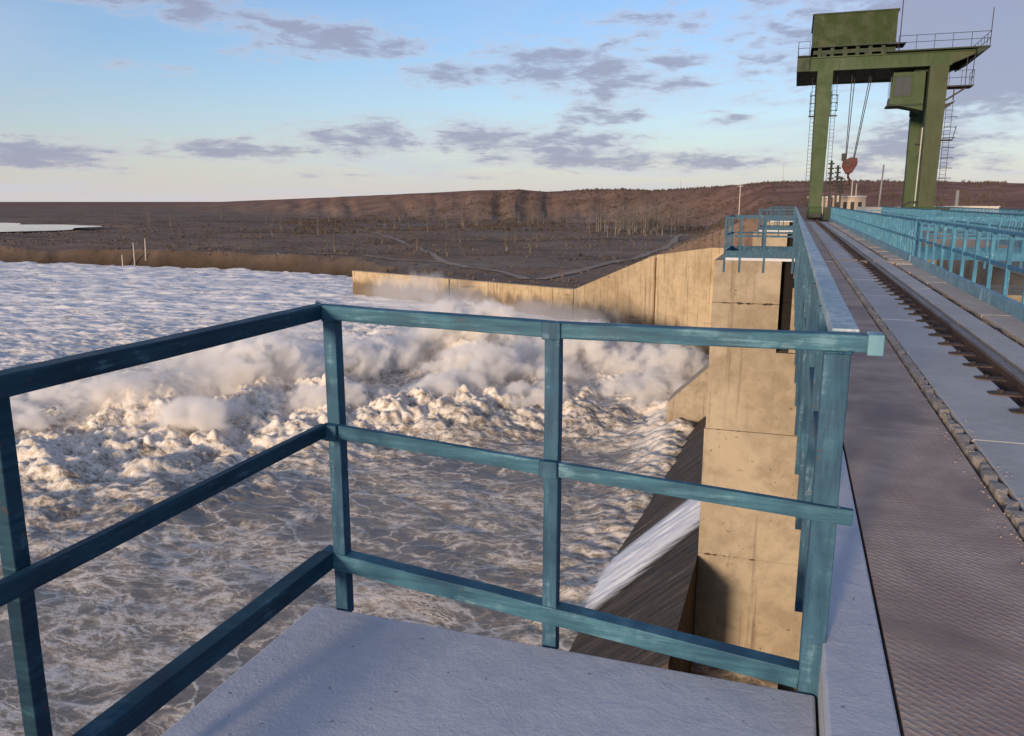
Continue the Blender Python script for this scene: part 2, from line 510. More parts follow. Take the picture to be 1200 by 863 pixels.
M['white_wall'] = concrete('pale_block_wall', (0.5, 0.48, 0.45), (0.6, 0.58, 0.55), (0.35, 0.33, 0.3), 0.3, 0.3)
M['beige_wall'] = concrete('beige_plaster', (0.45, 0.36, 0.29), (0.54, 0.44, 0.36), (0.3, 0.23, 0.18), 0.4, 0.3)
M['pole'] = concrete('pale_pole', (0.42, 0.37, 0.33), (0.5, 0.45, 0.4), (0.3, 0.26, 0.23), 0.2, 0.5)
M['birch'] = concrete('birch_bark', (0.19, 0.165, 0.145), (0.27, 0.24, 0.215), (0.10, 0.085, 0.075), 0.3, 0.6)
M['twig'] = rust_mat('bare_twigs', (0.13, 0.104, 0.088), (0.17, 0.14, 0.12), (0.105, 0.085, 0.072), 0.9)
M['twig_dark'] = rust_mat('dark_brush', (0.075, 0.054, 0.040), (0.105, 0.078, 0.058), (0.06, 0.048, 0.035), 0.95)


def m_tread():
    m, gg, b, P, O = newmat('painted_tread_plate')
    w = gg.mapping(P, rot=(0, 0, R(38)))
    br = gg.n('ShaderNodeTexBrick'); gg.link(w, br.inputs['Vector'])
    br.inputs['Scale'].default_value = 8.5; br.inputs['Mortar Size'].default_value = 0.11; br.inputs['Mortar Smooth'].default_value = 0.6
    br.inputs['Brick Width'].default_value = 0.5; br.inputs['Row Height'].default_value = 0.26
    wear = gg.noise(P, 2.3, 6, 0.65, 0.4)
    dirt = gg.noise(P, 0.9, 5, 0.6, 0.6)
    fine = gg.noise(P, 30, 4, 0.7)
    raised = gg.math('SUBTRACT', 1.0, br.outputs['Fac'])
    c = gg.mix(gg.ss(wear, 0.35, 0.65), (0.34, 0.240, 0.195), (0.45, 0.340, 0.275))
    c = gg.mix(gg.math('MULTIPLY', raised, gg.math('MULTIPLY', gg.ss(wear, 0.42, 0.62, 0.0, 0.5), gg.ss(dirt, 0.56, 0.42))), c, (0.50, 0.40, 0.36))
    c = gg.mix(gg.ss(dirt, 0.48, 0.64, 0.0, 0.6), c, (0.18, 0.13, 0.112))
    c = gg.mix(gg.ss(fine, 0.62, 0.75, 0.0, 0.4), c, (0.10, 0.06, 0.05))
    gg.link(c, b.inputs['Base Color'])
    gg.put(b.inputs['Roughness'], gg.ss(wear, 0.3, 0.7, 0.65, 0.85))
    bump(gg, b, gg.math('ADD', gg.math('MULTIPLY', raised, gg.ss(dirt, 0.58, 0.42, 0.12, 0.6)), gg.math('MULTIPLY', fine, 0.3)), 0.5, 0.005)
    return m


M['tread'] = m_tread()


def m_ground():
    m, gg, b, P, O = newmat('dry_steppe_ground')
    flat = gg.mapping(P, scale=(1, 1, 0))
    n1 = gg.noise(flat, 0.009, 6, 0.62, 0.8); n2 = gg.noise(flat, 0.045, 6, 0.65, 0.5); n3 = gg.noise(flat, 0.33, 5, 0.7); n4 = gg.noise(P, 1.6, 4, 0.7)
    band = gg.noise(gg.mapping(flat, rot=(0, 0, R(-16)), scale=(0.25, 1.6, 1)), 0.035, 5, 0.6, 0.4)
    c = gg.mix(gg.ss(n2, 0.38, 0.62), (0.185, 0.125, 0.090), (0.255, 0.180, 0.135))
    c = gg.mix(gg.ss(n1, 0.48, 0.66, 0, 0.75), c, (0.23, 0.18, 0.155))
    c = gg.mix(gg.ss(band, 0.53, 0.66, 0, 0.7), c, (0.082, 0.066, 0.050))
    c = gg.mix(gg.ss(band, 0.44, 0.33, 0, 0.6), c, (0.19, 0.165, 0.142))
    c = gg.mix(gg.ss(n3, 0.52, 0.7, 0, 0.75), c, (0.062, 0.050, 0.036))
    c = gg.mix(gg.ss(n4, 0.58, 0.72, 0, 0.45), c, (0.21, 0.172, 0.138))
    at = gg.n('ShaderNodeAttribute', attribute_name='hill')
    hc = gg.mix(gg.ss(n2, 0.36, 0.64), (0.175, 0.100, 0.070), (0.26, 0.152, 0.108))
    hc = gg.mix(gg.ss(n3, 0.5, 0.72, 0, 0.6), hc, (0.14, 0.088, 0.062))
    c = gg.mix(at.outputs['Fac'], c, hc)
    ar = gg.n('ShaderNodeAttribute', attribute_name='red')
    rc = gg.mix(gg.ss(n2, 0.36, 0.64), (0.20, 0.108, 0.080), (0.30, 0.17, 0.13))
    rc = gg.mix(gg.ss(band, 0.50, 0.62, 0, 0.5), rc, (0.10, 0.06, 0.045))
    c = gg.mix(ar.outputs['Fac'], c, rc)
    ab = gg.n('ShaderNodeAttribute', attribute_name='bank')
    c = gg.mix(ab.outputs['Fac'], c, gg.mix(gg.ss(n3, 0.4, 0.6), (0.016, 0.013, 0.010), (0.034, 0.026, 0.020)))
    gg.link(c, b.inputs['Base Color']); b.inputs['Roughness'].default_value = 1.0
    b.inputs['Specular IOR Level'].default_value = 0.1
    bump(gg, b, gg.math('ADD', n3, gg.math('MULTIPLY', n4, 0.4)), 0.6, 0.6)
    return m


M['ground'] = m_ground()


def m_track():
    m, gg, b, P, O = newmat('packed_dirt_track')
    n = gg.noise(P, 0.6, 5, 0.6)
    gg.link(gg.mix(gg.ss(n, 0.35, 0.65), (0.23, 0.17, 0.13), (0.30, 0.23, 0.18)), b.inputs['Base Color'])
    b.inputs['Roughness'].default_value = 1
    return m


M['track'] = m_track()


def m_still():
    m, gg, b, P, O = newmat('still_water')
    b.inputs['Base Color'].default_value = (0.05, 0.05, 0.05, 1); b.inputs['Roughness'].default_value = 0.06
    bump(gg, b, gg.noise(P, 0.6, 3, 0.5), 0.05, 0.1)
    return m


M['still'] = m_still()


def m_wetchute():
    m, gg, b, P, O = newmat('wet_dark_concrete')
    run = gg.noise(gg.mapping(P, rot=(0, 0, R(12)), scale=(0.25, 3.2, 0.25)), 1.2, 6, 0.65, 0.3)
    n = gg.noise(P, 1.7, 6, 0.65, 0.5)
    c = gg.mix(gg.ss(gg.math('ADD', gg.math('MULTIPLY', run, 0.6), gg.math('MULTIPLY', n, 0.4)), 0.40, 0.62), (0.034, 0.026, 0.020), (0.105, 0.080, 0.062))
    c = gg.mix(gg.ss(run, 0.58, 0.72, 0, 0.55), c, (0.24, 0.205, 0.18))
    gg.link(c, b.inputs['Base Color']); gg.put(b.inputs['Roughness'], gg.ss(n, 0.3, 0.7, 0.55, 0.9))
    b.inputs['Specular IOR Level'].default_value = 0.25
    bump(gg, b, gg.math('ADD', run, n), 0.7, 0.10)
    return m


M['wet'] = m_wetchute()


def m_water():
    """silt-laden water with lace of foam; 'foam' and 'streak' come with the mesh"""
    m, gg, b, P, O = newmat('silty_river_water')
    fl = gg.mapping(P, scale=(1, 1, 0.6))
    wv = gg.noise(fl, 0.16, 2, 0.5, out=1)
    wv2 = gg.noise(fl, 0.75, 3, 0.6, out=1)
    half = (0.5, 0.5, 0.5)
    warp = gg.vmath('ADD', gg.mapping(fl, rot=(0, 0, R(30)), scale=(0.75, 1.15, 1)), gg.vmath('SCALE', gg.vmath('SUBTRACT', wv, half), scale=6.0))
    warp = gg.vmath('ADD', warp, gg.vmath('SCALE', gg.vmath('SUBTRACT', wv2, half), scale=1.6))
    v1 = gg.voro(warp, 0.50); v2 = gg.voro(warp, 1.35); v3 = gg.voro(warp, 3.4)
    fm = gg.n('ShaderNodeAttribute', attribute_name='foam').outputs['Fac']
    st = gg.n('ShaderNodeAttribute', attribute_name='streak').outputs['Fac']
    nz = gg.noise(warp, 0.42, 6, 0.68); nf = gg.noise(gg.mapping(fl, rot=(0, 0, R(-38)), scale=(0.62, 1.25, 1)), 2.6, 6, 0.70, 0.5); nff = gg.noise(fl, 12, 4, 0.7)
    gap = gg.noise(fl, 0.22, 4, 0.6)
    w1 = gg.ss(gap, 0.3, 0.65, 0.05, 0.20)
    inv = lambda v, w: gg.math('SUBTRACT', 1.0, gg.ss(v, 0.0, w))
    veins = gg.math('MAXIMUM', inv(v1, w1), gg.math('MULTIPLY', inv(v2, 0.20), gg.ss(gap, 0.36, 0.56, 0.15, 1.0)))
    veins = gg.math('MAXIMUM', veins, gg.math('MULTIPLY', inv(v3, 0.26), gg.ss(gap, 0.42, 0.64, 0.1, 0.9)))
    veins = gg.math('MULTIPLY', veins, gg.ss(gg.math('ADD', gg.math('MULTIPLY', nf, .7), gg.math('MULTIPLY', nff, .3)), 0.33, 0.50))
    # broken streaks drawn out along the current (far water)
    s1 = gg.noise(gg.mapping(fl, rot=(0, 0, R(14)), scale=(0.30, 0.8, 1)), 0.55, 7, 0.74, 1.6)
    s2 = gg.noise(gg.mapping(fl, rot=(0, 0, R(24)), scale=(0.5, 1.0, 1)), 1.5, 5, 0.72, 1.0)
    sfo = gg.ss(gg.math('ADD', gg.math('MULTIPLY', s1, 0.62), gg.math('MULTIPLY', s2, 0.38)), 0.34, 0.50)
    base = gg.math('ADD', fm, gg.math('MULTIPLY', gg.math('SUBTRACT', nz, 0.5), 1.3))
    base = gg.math('ADD', base, gg.math('MULTIPLY', gg.math('SUBTRACT', nf, 0.5), 1.2))
    base = gg.math('ADD', base, gg.math('MULTIPLY', gg.math('SUBTRACT', nff, 0.5), 0.7))
    solid = gg.ss(base, 0.34, 0.76)
    foam = gg.math('MAXIMUM', solid, gg.math('MULTIPLY', veins, gg.ss(st, 1.0, 0.3, 0.0, 0.92)))
    foam = gg.math('MAXIMUM', foam, gg.math('MULTIPLY', sfo, gg.math('MULTIPLY', st, 0.97)))
    foam = gg.math('MINIMUM', foam, 1.0)
    wcol = gg.mix(gg.ss(nz, 0.35, 0.65), (0.150, 0.120, 0.090), (0.225, 0.186, 0.143))
    wcol = gg.mix(gg.ss(nf, 0.45, 0.7, 0, 0.5), wcol, (0.32, 0.262, 0.205))
    fcol = gg.mix(gg.ss(nf, 0.35, 0.65), (0.62, 0.52, 0.41), (0.88, 0.81, 0.72))
    fcol = gg.mix(gg.math('MULTIPLY', st, 0.85), fcol, (0.88, 0.87, 0.87))
    gg.link(gg.mix(foam, wcol, fcol), b.inputs['Base Color'])
    gg.put(b.inputs['Roughness'], gg.ss(foam, 0.0, 0.5, 0.28, 0.9))
    gg.put(b.inputs['Specular IOR Level'], gg.ss(foam, 0.0, 0.6, 0.5, 0.1))
    gg.put(b.inputs['Subsurface Weight'], gg.ss(fm, 0.40, 0.75, 0.0, 0.55))     # aerated water lets light through
    b.inputs['Subsurface Radius'].default_value = (1.0, 0.9, 0.8)
    b.inputs['Subsurface Scale'].default_value = 0.3
    h = gg.math('ADD', gg.math('MULTIPLY', foam, 0.35), gg.math('ADD', gg.math('MULTIPLY', nf, 0.9), gg.math('MULTIPLY', nff, 0.45)))
    bump(gg, b, h, 0.4, 0.12)
    return m


M['water'] = m_water()


def m_foam():
    m, gg, b, P, O = newmat('white_water')
    n = gg.noise(gg.mapping(P, rot=(0, 0, R(0)), scale=(0.6, 3, 0.6)), 2.4, 6, 0.7)
    gg.link(gg.mix(gg.ss(n, 0.3, 0.6), (0.62, 0.60, 0.58), (0.84, 0.83, 0.82)), b.inputs['Base Color'])
    b.inputs['Roughness'].default_value = 0.8
    bump(gg, b, n, 0.8, 0.1)
    return m


M['foam'] = m_foam()


def m_jet():
    m, gg, b, P, O = newmat('racing_white_water')
    n = gg.noise(gg.mapping(P, rot=(0, 0, R(-24)), scale=(0.35, 3.4, 0.35)), 1.6, 6, 0.7)
    bd = gg.n('ShaderNodeAttribute', attribute_name='body').outputs['Fac']
    gg.link(gg.mix(gg.ss(n, 0.3, 0.6), (0.78, 0.77, 0.77), (0.88, 0.88, 0.88)), b.inputs['Base Color'])
    b.inputs['Roughness'].default_value = 0.85
    gg.put(b.inputs['Alpha'], gg.ss(gg.math('ADD', bd, gg.math('MULTIPLY', gg.math('SUBTRACT', n, 0.5), 1.1)), 0.02, 0.72, 0.0, 0.98))
    return m


M['jet'] = m_jet()

# ================================================================== THE LAND
WZ = -13.0                       # tail water level
PLAIN = -9.5
WALL_PLAN = [(0.2, 76.4), (-7.0, 79.0), (-13.3, 85.2), (-25.4, 98.4), (-66.0, 114.7)]
SHORE = [(-66.0, 114.7), (-72, 127), (-85, 139.5), (-100, 144.5), (-122, 146), (-150, 146.5), (-182, 147), (-260, 152), (-420, 175), (-900, 270)]
# crest of the escarpment: bearing (deg from the bridge line), rise over eye level, distance of crest and of foot
CREST = [(-180, 0.004, 900, 700), (-100, 0.002, 1500, 1100), (-60, -0.0040, 2200, 1700), (-50.5, -0.0040, 2000, 1500), (-41.2, -0.0025, 1500, 900), (-34.3, 0.0028, 1000, 660), (-30.4, 0.0058, 820, 520),
         (-24.7, 0.0105, 640, 450), (-21.1, 0.0136, 590, 430), (-18.2, 0.0146, 570, 420), (-16.4, 0.0118, 580, 430), (-12.9, 0.0147, 540, 420),
         (-10.9, 0.0147, 530, 415), (-9.4, 0.0124, 520, 400), (-3.8, 0.018, 470, 350), (-1.7, 0.0216, 450, 310), (3.5, 0.0219, 440, 290),
         (8.4, 0.0201, 460, 290), (12.8, 0.0186, 480, 300), (30, 0.018, 600, 330), (80, 0.016, 700, 500), (180, 0.004, 900, 700)]
_cb = np.array([c[0] for c in CREST]); _ce = np.array([c[1] for c in CREST]); _cd = np.array([c[2] for c in CREST]); _cf = np.array([c[3] for c in CREST])


def seg_dist(x, y, pts):
    best = np.full(x.shape, 1e9)
    for (ax, ay), (bx, by) in zip(pts[:-1], pts[1:]):
        ex, ey = bx - ax, by - ay
        t = np.clip(((x - ax) * ex + (y - ay) * ey) / (ex * ex + ey * ey), 0, 1)
        best = np.minimum(best, np.hypot(x - ax - t * ex, y - ay - t * ey))
    return best


def in_poly(x, y, poly):
    ins = np.zeros(x.shape, bool)
    n = len(poly)
    for i in range(n):
        ax, ay = poly[i]; bx, by = poly[(i + 1) % n]
        c = ((ay > y) != (by > y)) & (x < (bx - ax) * (y - ay) / (by - ay + 1e-12) + ax)
        ins ^= c
    return ins


LANDPOLY = [(200, 76.4)] + WALL_PLAN + SHORE[1:] + [(-40000, 270), (-40000, 40000), (40000, 40000), (40000, 76.4)]
# the far bank, behind the photographer, and the rest of the country
LANDPOLY2 = [(-900, -150), (-300, -120), (-60, -95), (-3, -80), (40, -80), (40, -40000), (-40000, -40000), (-40000, 270), (-900, 270)]


def terrain(x, y):
    r = np.hypot(x, y); bearing = np.degrees(np.arctan2(x, y))
    # wall line and shore line
    inside = in_poly(x, y, LANDPOLY) | in_poly(x, y, LANDPOLY2)
    dw = seg_dist(x, y, WALL_PLAN)
    wob = fbm(x / 9, y / 9, 3) * 2.5
    ds = seg_dist(x, y, SHORE) + wob
    dn = seg_dist(x, y, [(200, 76.4), (0.2, 76.4)])
    plain = PLAIN + fbm(x / 60, y / 60, 4) * 1.0 + fbm(x / 9, y / 9, 3) * 0.22 - 0.4 * sstep(250, 60, r)
    pr = np.hypot(((x + 352) * -0.813 + (y - 252) * 0.582) / 105, ((x + 352) * 0.582 + (y - 252) * 0.813) / 85)
    plain = plain - 1.6 * sstep(1.0, 0.8, pr)
    # earth dam carrying the crest road on to the hills
    nx = np.interp(y, [75, 120, 300, 420], [-4.0, -4.0, -7.0, -16.0])
    emb = -np.maximum(0, nx - x) * 0.43 - np.maximum(0, x - 40) * 0.02
    emb = emb + fbm(x / 7, y / 7, 3) * 0.18 * sstep(0, 5, nx - x) - 0.06
    plain = np.where(y > 60, np.maximum(plain, emb), plain)
    # right of the dam the land lies high
    rise = np.interp(bearing, _cb, _ce); dc = np.interp(bearing, _cb, _cd); df = np.interp(bearing, _cb, _cf)
    gul = np.abs(perlin(bearing / 1.9 + fbm(x / 130, y / 130, 2) * 0.5, r / 420)) * 1.5
    gul2 = np.abs(perlin(bearing / 0.7 + 7 + fbm(x / 60, y / 60, 2) * 0.6, r / 300)) * 0.9
    shift = (gul * 0.75 + gul2 * 0.22 - 0.2) * (dc - df) * 0.22
    t = sstep(0, 1, (r - df - np.maximum(0, shift * sstep(df * 0.97, df * 1.05, r))) / (dc - df))
    top = CAM_Z + dc * rise + np.maximum(0, r - dc) * (rise - 0.0004) * 0.8 + fbm(x / 70, y / 70, 3) * 0.5 - 0.15
    h = plain + (np.maximum(top, plain) - plain) * t
    bank = np.where(inside, 0.0, 0.0)
    # natural bank: about 4 m of ramp; behind the wall: straight up to its coping
    rim = np.minimum(sstep(0.2, 6.5, ds), sstep(0.45, 1.15, dw))
    rim = np.where(dn < 3, np.minimum(rim, sstep(0.0, 1.0, dn)), rim)
    h = np.where(inside, -16 + (h + 16) * rim, -16.0)
    # coping: keep the ground a little under the wall top
    h = np.where(inside & (dw < 3.0), np.minimum(h, wall_top(x, y) - 0.12 - (3 - dw) * 0.02), h)
    bankf = np.where(inside, sstep(9, 2, ds) * 0.95, 1.0)
    red = sstep(-7.0, -1.5, bearing) * sstep(120, 40, np.abs(bearing)) * sstep(200, 330, r)
    return h, np.clip(t, 0, 1) * sstep(120, 60, np.abs(bearing)), bankf, red


def wall_top(x, y):
    """height of the training wall's coping at the nearest point of its plan"""
    zs = [-2.6, -2.7, -3.9, -9.2, -9.25]
    best = np.full(x.shape, 1e9); z = np.zeros(x.shape)
    for (a, b, za, zb) in zip(WALL_PLAN[:-1], WALL_PLAN[1:], zs[:-1], zs[1:]):
        ex, ey = b[0] - a[0], b[1] - a[1]
        t = np.clip(((x - a[0]) * ex + (y - a[1]) * ey) / (ex * ex + ey * ey), 0, 1)
        d = np.hypot(x - a[0] - t * ex, y - a[1] - t * ey)
        zz = za + (zb - za) * t
        z = np.where(d < best, zz, z); best = np.minimum(best, d)
    return z


front = np.linspace(-56, 18, 780)
azs = np.concatenate([np.linspace(-180, -57, 90), front, np.linspace(19, 180, 110)])
rs = np.concatenate([np.linspace(50, 128, 100)[:-1], np.geomspace(128, 900, 200)[:-1], np.geomspace(900, 40000, 46)])
RR, AA = np.meshgrid(rs, np.radians(azs), indexing='ij')
GX, GY = RR * np.sin(AA), RR * np.cos(AA)
GZ, GH, GB, GRD = terrain(GX, GY)
ground = grid_mesh('ground', GX, GY, GZ, M['ground'], {'hill': GH, 'bank': GB, 'red': GRD})
structure(ground)
bed = MB().box(-900, 60, -300, 110, -17.0, -16.4).obj('riverbed', M['dirt']); structure(bed)


def ground_z(x, y):
    return float(terrain(np.array([x], float), np.array([y], float))[0][0])


# far backwater pond, a pale sliver on the plain
pd = MB()
pts = []
pc = (-352, 252); pu = (math.sin(R(-54.4)), math.cos(R(-54.4))); pv_ = (pu[1], -pu[0])
for k in range(60):
    t = 2 * math.pi * k / 60
    rr = 1 + 0.16 * math.sin(3 * t + 1) + 0.1 * math.sin(5 * t) + 0.05 * math.sin(11 * t)
    a_, b_ = 78 * math.cos(t) * rr, 62 * math.sin(t) * rr
    pts.append((pc[0] + pu[0] * a_ + pv_[0] * b_, pc[1] + pu[1] * a_ + pv_[1] * b_, -9.35))
pd.add(pts, [tuple(range(60))])
structure(pd.obj('pond', M['still']))
res = MB().add([(12.4, -300, -3.0), (400, -300, -3.0), (400, 75, -3.0), (12.4, 75, -3.0)], [(0, 1, 2, 3)])
structure(res.obj('reservoir', M['still']))


def ribbon(name, pts, w, mat, lift=0.12):
    vs = []; fs = []
    P2 = []
    for a, b in zip(pts[:-1], pts[1:]):
        n = max(2, int(math.dist(a, b) / 3))
        for k in range(n): P2.append((a[0] + (b[0] - a[0]) * k / n, a[1] + (b[1] - a[1]) * k / n))
    P2.append(pts[-1])
    for i, p in enumerate(P2):
        q = P2[min(i + 1, len(P2) - 1)]; o = P2[max(i - 1, 0)]
        dx_, dy_ = q[0] - o[0], q[1] - o[1]; L = math.hypot(dx_, dy_)
        nx_, ny_ = -dy_ / L, dx_ / L
        ww = w * (1 + 0.25 * math.sin(i * 0.7))
        for s_ in (-1, 1):
            x, y = p[0] + nx_ * ww / 2 * s_, p[1] + ny_ * ww / 2 * s_
            vs.append((x, y, ground_z(x, y) + lift))
    for i in range(len(P2) - 1): fs.append((2 * i, 2 * i + 1, 2 * i + 3, 2 * i + 2))
    o = MB().add(vs, fs).obj(name, mat, smooth=True); structure(o)
    return o


ribbon('dirt_track', [(-34, 112), (-31, 128), (-29, 160), (-30, 220), (-36, 290)], 1.9, M['track'])
ribbon('dirt_track', [(-300, 205), (-220, 186), (-150, 172), (-95, 158), (-60, 138), (-44, 124), (-36, 112)], 1.5, M['track'])
ribbon('dirt_track', [(-60, 138), (-90, 190), (-140, 260), (-200, 330)], 1.5, M['track'])

# ================================================================== THE RIVER
def graded(a, fine_to, b, s0, s1):
    out = [a]; x = a; sgn = 1 if b > a else -1
    while (b - x) * sgn > 0:
        t = min(1, max(0, (abs(x - a) - abs(fine_to - a)) / (abs(b - a) - abs(fine_to - a) + 1e-9)))
        x += sgn * (s0 + (s1 - s0) * t ** 0.8)
        out.append(x)
    return np.array(out)


wx = graded(0.5, -58, -430, 0.125, 1.9)
wy = np.concatenate([graded(24, 10, -150, 0.30, 4.0)[::-1][:-1], graded(24, 82, 182, 0.125, 0.8)])
WX, WY = np.meshgrid(wx, wy, indexing='ij')


def gauss(x, y, cx, cy, rx, ry, rot=0.0):
    c, s_ = math.cos(R(rot)), math.sin(R(rot))
    u = ((x - cx) * c + (y - cy) * s_) / rx; v = (-(x - cx) * s_ + (y - cy) * c) / ry
    return np.exp(-(u * u + v * v))


def river(x, y):
    wxp = x + fbm(x / 8, y / 8, 3) * 3.0; wyp = y + fbm(x / 8 + 40, y / 8 - 11, 3) * 3.0
    # turbulent roller: a belt from the far bay out and across towards the near left
    belt = seg_dist(wxp, wyp, [(-9, 68), (-18, 58), (-28, 49), (-37, 39), (-46, 28)])
    T = np.exp(-(belt / 12.0) ** 2)
    T = np.maximum(T, 0.9 * gauss(wxp, wyp, -15, 64, 10, 13))
    T = np.maximum(T, 0.85 * gauss(wxp, wyp, -33, 76, 16, 12))
    T = np.maximum(T, 0.55 * gauss(wxp, wyp, -58, 62, 26, 20, 30))
    T = np.maximum(T, 0.62 * gauss(wxp, wyp, -28, 42, 9, 9, 30))
    calm = gauss(wxp, wyp, -13.0, 34.0, 9.5, 9.5, 10)
    T = T * (1 - 0.85 * calm)
    # toe of the chute, where the leak jet and the wash churn
    toe = np.exp(-((x + 6.6) / 2.0) ** 2) * sstep(76, 60, y) * sstep(20, 27, y)
    # plumes thrown up along the roller
    qx = x + fbm(x / 4, y / 4, 2) * 1.0; qy = y + fbm(x / 4 + 40, y / 4 - 11, 2) * 1.0
    pl = 0
    for (cx, cy, rr, hh) in [(-27, 65, 5.2, 3.6), (-23, 57, 4.6, 1.7), (-19, 61, 4.6, 2.2), (-38, 48, 5.5, 2.4), (-34, 52, 5.0, 2.0), (-42, 43, 5, 1.5), (-31, 44, 4, 1.0),
                             (-14, 62, 4.4, 1.9), (-11, 57, 3.6, 1.3), (-18, 73, 5.2, 2.3), (-30, 76, 6.0, 1.8), (-40, 62, 6, 1.6), (-9.5, 66, 3.4, 1.2), (-12, 76, 3.4, 2.2), (-40, 84, 8, 1.2), (-30, 30, 5, 0.8), (-22, 51, 4.2, 1.5), (-15.5, 52, 4.2, 1.9), (-20, 48, 4.0, 1.4), (-26, 46, 4, 1.3), (-28, 48, 4, 1.5), (-33, 40, 4, 1.2), (-26, 43, 3.4, .8), (-11, 50, 3, .8), (-38, 34, 4.4, 1.2)]:
        pl = pl + hh * np.exp(-(((qx - cx) ** 2 + (qy - cy) ** 2) / rr ** 2) ** 1.4)
    b1 = billow(x / 7.5, y / 6.5, 4, 0.50)
    b2 = billow(x / 2.8 + 9, y / 2.4, 4, 0.50)
    b3 = billow(x / 1.15 + 2, y / 1.0 - 5, 4, 0.6)
    r = np.hypot(x, y)
    fadefar = sstep(190, 60, r)
    h = T * (b1 * 1.15 + b2 * 0.50 + b3 * 0.22 - 0.78) + pl * (0.40 + 0.42 * b1 + 0.20 * b2 + 0.06 * b3) * 0.66
    h = h + 0.05 * fbm(x / 1.2, y / 1.2, 4, 0.55) * (0.35 + T) + 0.24 * fbm(x / 5.2, y / 3.8, 4, 0.42) * (0.5 + 0.5 * (1 - calm))
    # boils and small standing waves in the calmer pool
    h = h + calm * 0.20 * (billow(x / 4.4, y / 3.6, 3, 0.4) - 0.4)
    # short steep waves down the river
    u = x * 0.92 + y * 0.28; v = -x * 0.28 + y * 0.92
    far = sstep(45, 90, r) * (1 - T)
    h = h + far * (0.42 * fbm(u / 8.0, v / 3.4, 5, 0.58) + 0.24 * np.abs(perlin(u / 4.0, v / 2.1)))
    h = h + 1.25 * np.exp(-((x + 5.6) / 1.9) ** 2) * sstep(29, 49, y) * sstep(74, 60, y) * (0.75 + 0.5 * b2)
    h = h + toe * (0.10 + 0.28 * billow(x / 2.2, y / 2.2, 4))
    foam = np.clip(0.22 + 0.50 * T + 0.28 * np.clip(h / 2.6, -0.4, 1.0) + 0.5 * toe - 0.42 * calm + 0.18 * sstep(50, 85, r), 0, 1)
    # downwind troughs between the crests run brown
    foam = foam - 0.20 * T * sstep(0.45, 0.1, b2) - 0.16 * T * sstep(0.5, 0.1, b3)
    streak = np.clip(sstep(38, 85, r - 0.2 * y) * (1 - T * 0.6) * (1 - calm), 0, 1)
    return h, np.clip(foam, -0.5, 1), streak


WH, WF, WS = river(WX, WY)
riv = grid_mesh('river', WX, WY, WZ + WH, M['water'], {'foam': WF, 'streak': WS})
structure(riv)

# ================================================================== THE DAM
SPANS = [(2.9, 24.45), (27.4, 48.9), (51.8, 73.0)]
# chute floors between the piers
CH0 = (1.6, -6.2); 


def chute_z(x):
    if x > -1.2:
        t = (x + 1.2)
        return -13 + (-1.2 + 6.2) * 0.9 + t * 0.9 - 0.10 * t * t
    return -13 + (x + 6.2) * 0.9


chute = thing('spillway_chute', 'dark wet concrete spillway chute sloping down to the foaming water', 'spillway', (-3.0, 27.0, -11.0))
for (y0, y1) in SPANS:
    n = 7
    yy = [y0 + (y1 - y0) * k / 4 for k in range(5)]
    for k in range(4):
        a, b = yy[k] + 0.02, yy[k + 1] - 0.02
        lo = 6.5 if y0 < 20 else 0.0
        prof = [(1.6, chute_z(1.6)), (0.6, chute_z(0.6)), (-0.4, chute_z(-0.4)), (-1.2, chute_z(-1.2)), (-3.2, chute_z(-3.2)), (-5.2, chute_z(-5.2)), (-7.4, chute_z(-7.4)), (-7.4, -19.6), (1.6, -19.6)]
        MB().prism([(x, a, z - (lo if z > -16.5 else 0)) for x, z in prof], (0, b - a, 0)).obj('chute_slab', M['wet'], chute)
    if y0 < 20:
        prof = [(-2.14, chute_z(-2.14)), (-4.2, chute_z(-4.2)), (-7.4, chute_z(-7.4)), (-7.4, -19.6), (-2.14, -19.6)]
        for (a, b) in ((18.0, 24.4),):
            MB().prism([(x, a, z) for x, z in prof], (0, b - a, 0)).obj('chute_slab', M['wet'], chute)
        MB().prism([(x, 24.44, z) for x, z in prof], (0, 2.94, 0)).obj('chute_slab', M['wet'], chute)
    MB().box(1.62, 1.9, y0, y1, -12, -0.95).obj('gate_leaf', M['gate'], chute)

# white jet leaking under the gate and racing down the chute, feathered at its edges
jn, jm = 110, 40
JX = np.zeros((jn, jm)); JY = np.zeros((jn, jm)); JZ = np.zeros((jn, jm)); JE = np.zeros((jn, jm))
for i in range(jn):
    t = i / (jn - 1)
    x = 0.9 - t * 7.35
    cy = 31.0 - t * 3.2
    w = 2.5 + 0.6 * t
    for j in range(jm):
        s_ = -1 + 2 * j / (jm - 1)
        yv = cy + s_ * w
        zc = chute_z(x)
        nn = float(fbm(np.array([x * 0.7 + 3]), np.array([yv * 3.0]), 4)[0])
        JX[i, j] = x - 0.05; JY[i, j] = yv
        JZ[i, j] = max(zc, -12.95) + 0.03 + (1 - s_ * s_) * (0.16 + 0.10 * t) + 0.10 * nn * (1 - abs(s_) ** 3)
        JE[i, j] = (1 - abs(s_) ** 2.2) * min(1, (1 - t) * 9)
jet = grid_mesh('leak_jet', JX, JY, JZ, M['jet'], {'body': JE})
tag(jet, 'white jet of water racing down the dark wet chute beside the pier', 'water jet', None, 'stuff')


